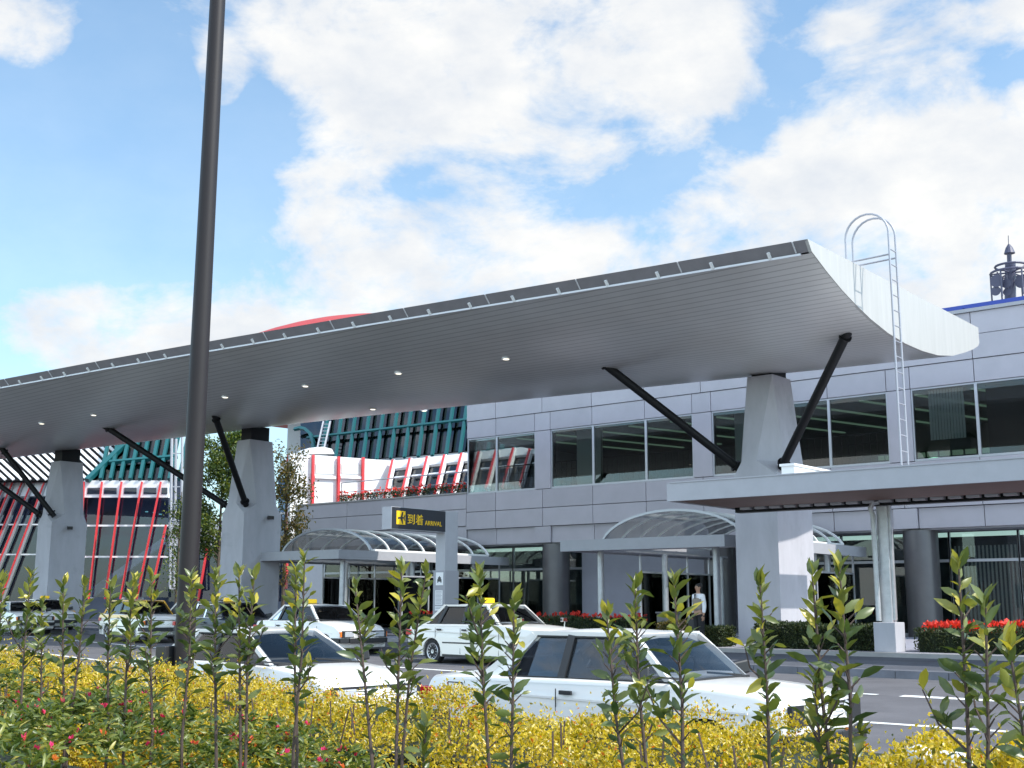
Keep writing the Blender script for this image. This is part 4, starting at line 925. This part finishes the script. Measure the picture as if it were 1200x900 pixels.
# ------------------------------------------------------------------ person
def skin(name, joints, edges, rad, m, parent, sub=2):
    me = bpy.data.meshes.new(name); me.from_pydata(joints, edges, []); o = bpy.data.objects.new(name, me); COL.objects.link(o)
    md = o.modifiers.new('skin', 'SKIN'); md.use_smooth_shade = True
    for v, r_ in zip(me.skin_vertices[0].data, rad): v.radius = r_ if isinstance(r_, tuple) else (r_, r_)
    me.skin_vertices[0].data[0].use_root = True
    ss = o.modifiers.new('sub', 'SUBSURF'); ss.levels = sub; ss.render_levels = sub
    bpy.context.view_layer.update(); nm = bpy.data.meshes.new_from_object(o.evaluated_get(bpy.context.evaluated_depsgraph_get())); bpy.data.objects.remove(o)
    nm.materials.clear(); nm.materials.append(MT[m]); nm.polygons.foreach_set('use_smooth', [True]*len(nm.polygons))
    n = bpy.data.objects.new(name, nm); COL.objects.link(n)
    if parent is not None: n.parent = parent
    return n
pp = on_z(820, 759, .1)
PS = thing('person', 'person in tan vest, white shirt and black trousers standing at the entrance', 'person', (pp.x, pp.y, .1), R(-20))
S = 1.66/1.75
def J(l): return [(x*S, y*S, z*S) for x, y, z in l]
# local: faces -Y
jb = [(0,0,.95),(0,0,1.15),(0,0,1.38),(0,.0,1.47),(0,-.01,1.54),(0,-.02,1.62),(0,-.02,1.70), (.17,0,1.40),(.215,.02,1.15),(.235,-.02,.92),(.235,-.035,.86), (-.17,0,1.40),(-.215,.02,1.15),(-.235,-.02,.92),(-.235,-.035,.86), (.09,0,.88),(.10,0,.48),(.105,.02,.09),(.115,-.10,.035),(-.09,0,.88),(-.10,0,.48),(-.105,.02,.09),(-.115,-.10,.035)]
eb = [(0,1),(1,2),(2,3),(3,4),(4,5),(5,6),(2,7),(7,8),(8,9),(9,10),(2,11),(11,12),(12,13),(13,14),(0,15),(15,16),(16,17),(17,18),(0,19),(19,20),(20,21),(21,22)]
rb = [(.15,.10),(.13,.09),(.16,.10),.055,.05,(.075,.088),(.062,.075),.055,.042,.03,.028,.055,.042,.03,.028,.085,.055,.038,.035,.085,.055,.038,.035]
rb = [tuple(q*S for q in r_) if isinstance(r_, tuple) else r_*S for r_ in rb]
body = skin('body', J(jb), eb, rb, 'skin', PS)
for s in (-1, 1):
    w0 = Vector((s*.235,-.035,.86))
    for k_ in range(4):
        b0 = w0+Vector((0,-.03+.02*k_,-.02)); l_ = (.065,.075,.07,.055)[k_]
        pts = J([b0, b0+Vector((-s*.004,-.004,-.05)), b0+Vector((-s*.012,-.008,-.05-l_*.6)), b0+Vector((-s*.026,-.012,-.05-l_)) ])
        skin('finger', pts, [(0,1),(1,2),(2,3)], [.011,.0095,.0085,.0075], 'skin', body, 1)
    pts = J([w0+Vector((0,-.02,.0)), w0+Vector((-s*.012,-.05,-.03)), w0+Vector((-s*.022,-.062,-.07))]); skin('thumb', pts, [(0,1),(1,2)], [.012,.011,.009], 'skin', body, 1)
jsh = [(0,0,1.02),(0,0,1.18),(0,0,1.40),(0,0,1.465),(.18,0,1.405),(.22,.02,1.15),(.238,-.02,.93),(-.18,0,1.405),(-.22,.02,1.15),(-.238,-.02,.93)]
skin('shirt', J(jsh), [(0,1),(1,2),(2,3),(2,4),(4,5),(5,6),(2,7),(7,8),(8,9)], [(.155,.11),(.14,.10),(.165,.11),.06,.07,.058,.042,.07,.058,.042], 'shirt', PS)
skin('vest', J([(0,0,.97),(0,0,1.12),(0,0,1.28),(0,0,1.36)]), [(0,1),(1,2),(2,3)], [(.178,.14),(.18,.145),(.205,.16),(.185,.155)], 'vest', PS)
skin('trousers', J([(0,0,.98),(.09,0,.86),(.10,0,.48),(.105,.01,.06),(-.09,0,.86),(-.10,0,.48),(-.105,.01,.06)]), [(0,1),(1,2),(2,3),(0,4),(4,5),(5,6)], [(.155,.11),.10,.078,.068,.10,.078,.068], 'trous', PS)
skin('hair', J([(0,.04,1.60),(0,.02,1.69),(0,.0,1.74)]), [(0,1),(1,2)], [(.085,.075),(.105,.105),(.09,.095)], 'hair', PS)
for s in (-1, 1):
    obj('shoe', MB().tube(J([(s*.11,.06,.03),(s*.115,-.05,.04),(s*.12,-.17,.025)]), [.035,.042,.03], 8), 'black', PS, local=True, smooth=50)
    obj('eye', MB().lathe([(.009,0),(.006,-.006),(.001,-.008)], Vector((s*.03*S,-.098*S,1.645*S)), axis='y', n=8), 'black', body, local=True)
    obj('ear', MB().lathe([(.02,-.008),(.02,.008)], Vector((s*.078*S,-.01*S,1.63*S)), axis='x', n=10), 'skin', body, local=True)
obj('nose', MB().prism(J([(-.014,-.095,1.61),(.014,-.095,1.61),(0,-.118,1.612),(0,-.098,1.645)][:3]), (0,.006,.03)), 'skin', body, local=True)
obj('mouth', MB().box(-.022*S,.022*S,-.099*S,-.09*S,1.578*S,1.586*S), 'redl', body, local=True)
obj('bow_tie', MB().box(-.035,.035,-.125,-.105,1.345,1.375).box(-.018,.018,-.13,-.11,1.24,1.345), 'black', PS, local=True)
BG = tag(obj('handbag', MB().box(-.09,.09,-.05,.05,0,.24).tube([(-.05,0,.24),(-.04,0,.33),(.04,0,.33),(.05,0,.24)],.01,6), 'black', bevel=.02), 'black bag hanging from the hand of the person at entrance', 'bag')
BG.location = PS.location+Vector((-.25*S, .04, .48)); 

# ------------------------------------------------------------------ hedges by the building
def hedge(x0, x1, y0, y1, h, label, n, red=0):
    o = obj('clipped_hedge', MB().box(x0+.08,x1-.08,y0+.1,y1-.08,.05,h-.08), 'hedge'); tag(o, label, 'hedge', 'clipped hedges along the terminal front')
    l = bush_box('leaves', x0,x1,y0,y1,.1,h,n,.075,.04,'lf_h', o, lumps=.03)
    if red:
        f = bush_box('flowers', x0,x1,y0+.5,y1,h-.05,h+.10,red,.12,.11,'lf_r', o, lumps=.03); f['kind'] = 'stuff'
    return o
hedge(-15.3,-11.98,28.55,29.6,.68,'clipped dark green hedge between the right pillar and the steel post', 9000)
hedge(-11.1,4.0,28.7,30.6,.64,'long clipped hedge topped with red flowers right of steel post', 26000, 2400)
hedge(-17.3,-16.2,28.5,29.2,.62,'short clump of hedge at the foot of the right concrete pillar', 3500)
hedge(-31,-21.0,31.0,32.2,.74,'clipped hedge with red flowers behind the ivory taxi', 14000, 520)
SB = tag(bush_box('bronze_shrub', -18.15,-17.3,28.3,28.9,.1,.62,1600,.09,.05,'lf_b', lumps=.06), 'small bronze leaved shrub beside the person at entrance', 'shrub')
TR = tag(obj('litter_bin', MB().box(-18.7,-18.2,29.2,29.7,.1,.95).box(-18.73,-18.17,29.17,29.73,.95,1.0), 'colm', bevel=.02), 'dark square bin between the person and the right pillar', 'bin')

# ------------------------------------------------------------------ trees by the hall
def tree(name, label, x, y, h, cr, zc_, n, m, seed, lean=0):
    r_ = np.random.default_rng(seed); T = thing(name, label, 'tree', (x,y,0), 0, 'small trees by the round hall')
    q = MB(); q.tube([(x,y,0),(x+.1*lean,y,h*.35),(x+.25*lean,y,h*.7),(x+.3*lean,y,h*.97)], [.09,.075,.05,.02], 8)
    tips = []
    for i in range(26):
        z0 = h*(.22+.7*r_.random()); a = r_.random()*2*PI; l_ = cr*(.5+.6*r_.random())*(1.1-.5*z0/h)
        p1 = Vector((x+.25*lean*z0/h+math.cos(a)*l_*.5, y+math.sin(a)*l_*.5, z0+l_*.45)); p2 = Vector((x+.25*lean*z0/h+math.cos(a)*l_, y+math.sin(a)*l_, z0+l_*.8))
        q.tube([(x+.25*lean*z0/h,y,z0), p1, p2], [.03,.02,.008], 5); tips += [p1, p2, (p1+p2)/2]
    obj('trunk', q, 'bark', T, smooth=50)
    tips = np.array([tuple(t) for t in tips]); P = tips[r_.integers(0, len(tips), n)]+r_.normal(0, .24, (n,3))
    D = r_.normal(size=(n,3)); D[:,2] -= .1
    leaves('crown', P, D, .17*(.7+.6*r_.random(n)), .085, m, T, off=T.location); return T
b1 = on_y(254,700,38.0); tree('broadleaf_tree', 'leafy green tree behind the middle concrete pillar left side', b1.x, b1.y, 10.2, 2.0, 0, 11000, 'lf_t', 3)
b2 = on_y(337,640,37.5); tree('broadleaf_tree', 'thin sparse tree with bronze leaves right of middle pillar', b2.x-.2, b2.y, 8.6, 1.5, 0, 2800, 'lf_b', 5)
b3 = on_y(207,690,40.0); tree('broadleaf_tree', 'slender young tree growing beside the pale lattice mast', b3.x, b3.y, 7.6, .8, 0, 1100, 'lf_t', 9)

# ------------------------------------------------------------------ foreground planting
def frange(n): return rng.random(n)
# yellow hedge along the road
n = 235000
X = -15.5+13.75*rng.random(n)**.8; hgt = np.interp(X, [-15,-9.5,-7,-5.5,-4,-2], [.73,.68,.585,.545,.565,.53]); 
lump = .055*np.sin(X*3.1+.7)+.05*np.sin(X*7.3)+.03*np.sin(X*13.1+2)
yc0, yc1 = 4.35, 6.7
u = rng.random(n); Yv = np.where(u < .42, yc0+rng.exponential(.09, n), yc0+(yc1-yc0)*rng.random(n))
edge = np.clip((Yv-yc0)/.45, 0, 1); ztop_ = hgt*.93+lump+.04*np.sin(Yv*6+X*2)-.28*(1-edge)**2-.03
Zv = np.where(u < .42, .0+(ztop_)*rng.random(n)**.75, ztop_-rng.exponential(.06, n))
rr = rng.random(n); sprig = rr < .05; Zv[sprig] += rng.random(sprig.sum())*.13
clump = .5+.5*np.sin(X*4.3+np.sin(Yv*5))*np.sin(X*1.7+Yv*3)
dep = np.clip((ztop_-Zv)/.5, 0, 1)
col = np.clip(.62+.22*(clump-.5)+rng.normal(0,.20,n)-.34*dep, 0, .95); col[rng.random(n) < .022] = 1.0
gap = np.sin(X*9.1+np.sin(Zv*11)*1.5)+np.sin(Zv*15+X*5.7+Yv*3)+.8*np.sin(X*23+Zv*9)
keep = (gap > -1.15)|(rng.random(n) < .25); X, Yv, Zv, col = X[keep], Yv[keep], Zv[keep], col[keep]; n = len(X)
P = np.stack([X, Yv, Zv], 1)+rng.normal(0,.012,(n,3)); D = rng.normal(size=(n,3))+np.array([0,-.35,.7])
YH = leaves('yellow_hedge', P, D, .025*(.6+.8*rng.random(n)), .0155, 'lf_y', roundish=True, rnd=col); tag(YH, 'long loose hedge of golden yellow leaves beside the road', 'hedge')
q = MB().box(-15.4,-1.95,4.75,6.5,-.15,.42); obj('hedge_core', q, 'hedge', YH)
q = MB()
for i in range(150):
    x = -15+13*random.random(); y = 4.4+.9*random.random(); q.tube([(x,y,-.12),(x+.05*random.uniform(-1,1),y,.3),(x+.12*random.uniform(-1,1),y,.62)], .006, 4, cap=False)
obj('twigs', q, 'stem', YH, kind='stuff')
def clump_bush(px, py, Y, rad, hh, label, n=3500):
    c = on_y(px, py, Y); P = rng.normal(size=(n,3)); P /= np.linalg.norm(P, axis=1)[:,None]; P *= (rng.random(n)**.33)[:,None]
    z0 = -.1; P = P*np.array([rad,rad,(c.z-z0)/2*1.0])+np.array([c.x,Y,(c.z+z0)/2]); P[:,2] += .03*np.sin(P[:,0]*30)
    k_ = rng.random(n) < .1; P[k_,2] += .1*rng.random(k_.sum())
    D = rng.normal(size=(n,3))+np.array([0,-.2,.8]); o = leaves('yellow_shrub', P, D, .03*(.7+.7*rng.random(n)), .018, 'lf_y', roundish=True, rnd=np.clip(.6+rng.normal(0,.18,n),0,.95))
    for i in range(6): obj('twig', MB().tube([(c.x,Y,-.12),(c.x+random.uniform(-1,1)*rad*.6,Y+random.uniform(-1,1)*rad*.5,c.z*.8)], .006, 4), 'stem', o)
    return tag(o, label, 'shrub', 'single yellow shrubs past the hedge end')
clump_bush(1092,858,4.9,.24,.7,'single yellow shrub standing past the right end of yellow hedge')
clump_bush(1185,868,4.6,.16,.7,'small yellow shrub near the right photo edge')
# azaleas in front on the left
n = 42000
X = -8.2+7.0*rng.random(n); Yv = 1.9+2.3*rng.random(n)
def az_top(X, Y): return .80-.085*(X+6.2)*.55+.05*np.sin(X*3.3+Y*2)+.05*np.sin(Y*5.1+X*4)-.05*(Y-2.9)-np.clip(X+4.7,0,9)*.16
ctr_n = 2200; cx_ = -8.2+7.0*rng.random(ctr_n); cy_ = 1.9+2.3*rng.random(ctr_n); cz_ = az_top(cx_,cy_)-rng.exponential(.07,ctr_n)-.07
idx = rng.integers(0, ctr_n, n); ang = rng.random(n)*2*PI; el_ = rng.normal(.35,.35,n)
D = np.stack([np.cos(ang)*np.cos(el_), np.sin(ang)*np.cos(el_), np.sin(el_)], 1); P = np.stack([cx_[idx],cy_[idx],cz_[idx]],1)+D*.012+rng.normal(0,.012,(n,3))
AZ = leaves('azalea_bed', P, D, .052*(.6+.7*rng.random(n)), .0135, 'lf_a', rnd=np.clip(rng.normal(.5,.24,n),0,1), fold=.15); tag(AZ, 'green azalea shrubs with scattered pink buds in the near left corner', 'shrub bed')
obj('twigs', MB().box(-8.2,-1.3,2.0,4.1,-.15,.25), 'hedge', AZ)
k_ = rng.choice(ctr_n, 620, replace=False); P = np.repeat(np.stack([cx_[k_],cy_[k_],cz_[k_]+.02],1), 5, 0); D = rng.normal(size=(len(P),3))*.6+np.array([0,-.1,1.0])
fl = leaves('flowers', P, D, .026, .015, 'lf_p', AZ, roundish=True, rnd=np.repeat(rng.random(620),5)); fl['kind'] = 'stuff'
# laurel saplings in a row
sap = [ (2,(( -4,672),)), (24,((31,667),)), (84,((82,675),(103,677))), (128,((140,678),)), (154,((155,672),)), (185,((176,666),)), (222,((226,666),)), (268,((262,664),)),
        (290,((288,662),(302,664))), (351,((339,658),(367,646))), (458,((428,676),(462,655))), (473,((505,660),)), (572,((562,662),)), (588,((604,688),)),
        (745,((706,706),)), (753,((745,674),)), (797,((789,667),)), (908,((886,667),)), (948,((950,782),)), (975,((953,655),(990,650))), (1140,((1120,645),(1156,690))), (1190,((1184,735),)), (498,((497,835),)), (48,((46,700),)) ]
words = ['at the left photo edge','second from the left edge','with two leafy tips left of the parked cars','in front of the yellow band taxi','beside the one before the white sedan','just left of the lamp post','in front of the lamp post','right of the lamp post over the coupe side window',
 'with paired tips before the coupe door','with two tall tips before the coupe windscreen','with two tips in the gap between coupe and taxi','leaning right below the arrival sign','tall and leafy before the ivory taxi','short, before the rear window of near sedan',
 'leaning left over the near sedan roof','before the near sedan rear door','before the near sedan windscreen','in front of right concrete pillar','short, before the near sedan bonnet','with two tips left of the steel post','large, right of the steel post near the edge','last one at the right photo edge','lowest, inside the yellow hedge','small, between the two leftmost white cars']
for i, (bx, tips) in enumerate(sap):
    Y = 3.3+(.25 if i in (5, 11, 15, 23) else -.08 if i in (20, 21) else 0)+.1*math.sin(i*2.3)
    b0 = on_y(bx, 800, Y)
    T = thing('laurel_sapling', 'young laurel sapling '+words[i], 'sapling', (b0.x, Y, -.12), 0, 'laurel saplings in the front bed')
    q = MB(); Ps, Ds, Ls, Rn = [], [], [], []
    for (tx, ty) in tips:
        t0 = on_y(tx, ty, Y); base = Vector((b0.x+random.uniform(-.01,.01), Y+random.uniform(-.01,.01), -.12)); tip = Vector((t0.x, Y+random.uniform(-.05,.05), t0.z-.05))
        low = i in (18, 22)
        mid = base.lerp(tip, .5)+Vector((random.uniform(-.03,.03)+(b0.x-t0.x)*.18, random.uniform(-.03,.03), 0))
        pts = [base, base.lerp(mid,.5)+Vector((random.uniform(-.01,.01),0,0)), mid, mid.lerp(tip,.5)+Vector((random.uniform(-.02,.02),0,0)), tip]
        q.tube(pts, [.0085,.008,.007,.005,.003], 7)
        def at(f):
            f *= 4; k0 = min(3, int(f)); return pts[k0].lerp(pts[k0+1], f-k0)
        hh = tip.z-base.z; f0 = (.60 if i == 19 else .53) if not low else .5
        def whorl(p, a, e_, sz, young):
            Ps.append(tuple(p)); Ds.append((math.cos(a)*math.cos(e_), math.sin(a)*math.cos(e_), math.sin(e_))); Ls.append(sz)
            Rn.append(min(1, max(0, random.gauss(.36,.20)+(.32 if young else 0)+(.35 if random.random() < .04 else 0))))
        nl = int((78 if len(tips) == 1 else 54)*hh/1.5)
        for j in range(nl):
            f = f0+(1-f0)*(j/nl)**.72
            p = at(f); a = j*2.4+random.uniform(-.7,.7); e_ = .35+.75*((f-.5)/.5)+random.uniform(-.55,.3)-(.9 if random.random() < .07 else 0)
            if f < .66 and random.random() < .4: continue
            if random.random() < .3 and f < .92:
                tw = Vector((math.cos(a)*.03, math.sin(a)*.03, .03)); q.tube([p, p+tw], [.0028,.002], 5); p = p+tw
            whorl(p, a, e_, .068*random.uniform(.45,1.3)*(1 if f < .93 else .9), f > .88)
        for b_ in range(random.choice((0,1,1,2)) if not low else 0):     # side shoots with their own leaf tufts
            f = random.uniform(.58,.84); p = at(f); a = random.uniform(0, 2*PI); l_ = random.uniform(.09,.19)
            e2 = p+Vector((math.cos(a)*l_*.7, math.sin(a)*l_*.5, l_)); md_ = p.lerp(e2,.5)+Vector((math.cos(a)*.02,0,-.01)); q.tube([p, md_, e2], [.004,.003,.002], 5)
            for j in range(int(5+l_*50)):
                g = .35+.65*random.random(); whorl(p.lerp(e2, g), random.uniform(0,2*PI), random.uniform(.3,1.2), .062*random.uniform(.6,1.2), g > .8)
        for j in range(4):
            a = random.uniform(0, 2*PI); whorl(tip, a, random.uniform(1.0,1.4), .066*random.uniform(.7,1.2), True)
    obj('stem', q, 'stem', T, smooth=50)
    Ls = np.array(Ls); leaves('foliage', np.array(Ps), np.array(Ds), Ls, Ls*.37, 'lf_s', T, rnd=np.array(Rn), off=T.location, fold=.16)
for i, (px, py) in enumerate(((1108,893),(1122,894),(1078,886))):
    c = on_y(px, py, 5.6); q = MB().lathe([(.01,-.05),(.06,-.03),(.07,.01),(.04,.04),(.01,.05)], c, n=9)
    tag(obj('white_stone', q, 'rock', smooth=60), ['round pale stone left of the single yellow shrub','pale stone below the single yellow shrub','pale stone at the end of the yellow hedge'][i], 'stone', 'pale stones in the bed')
scn.cycles.max_bounces = 8; scn.cycles.transparent_max_bounces = 16
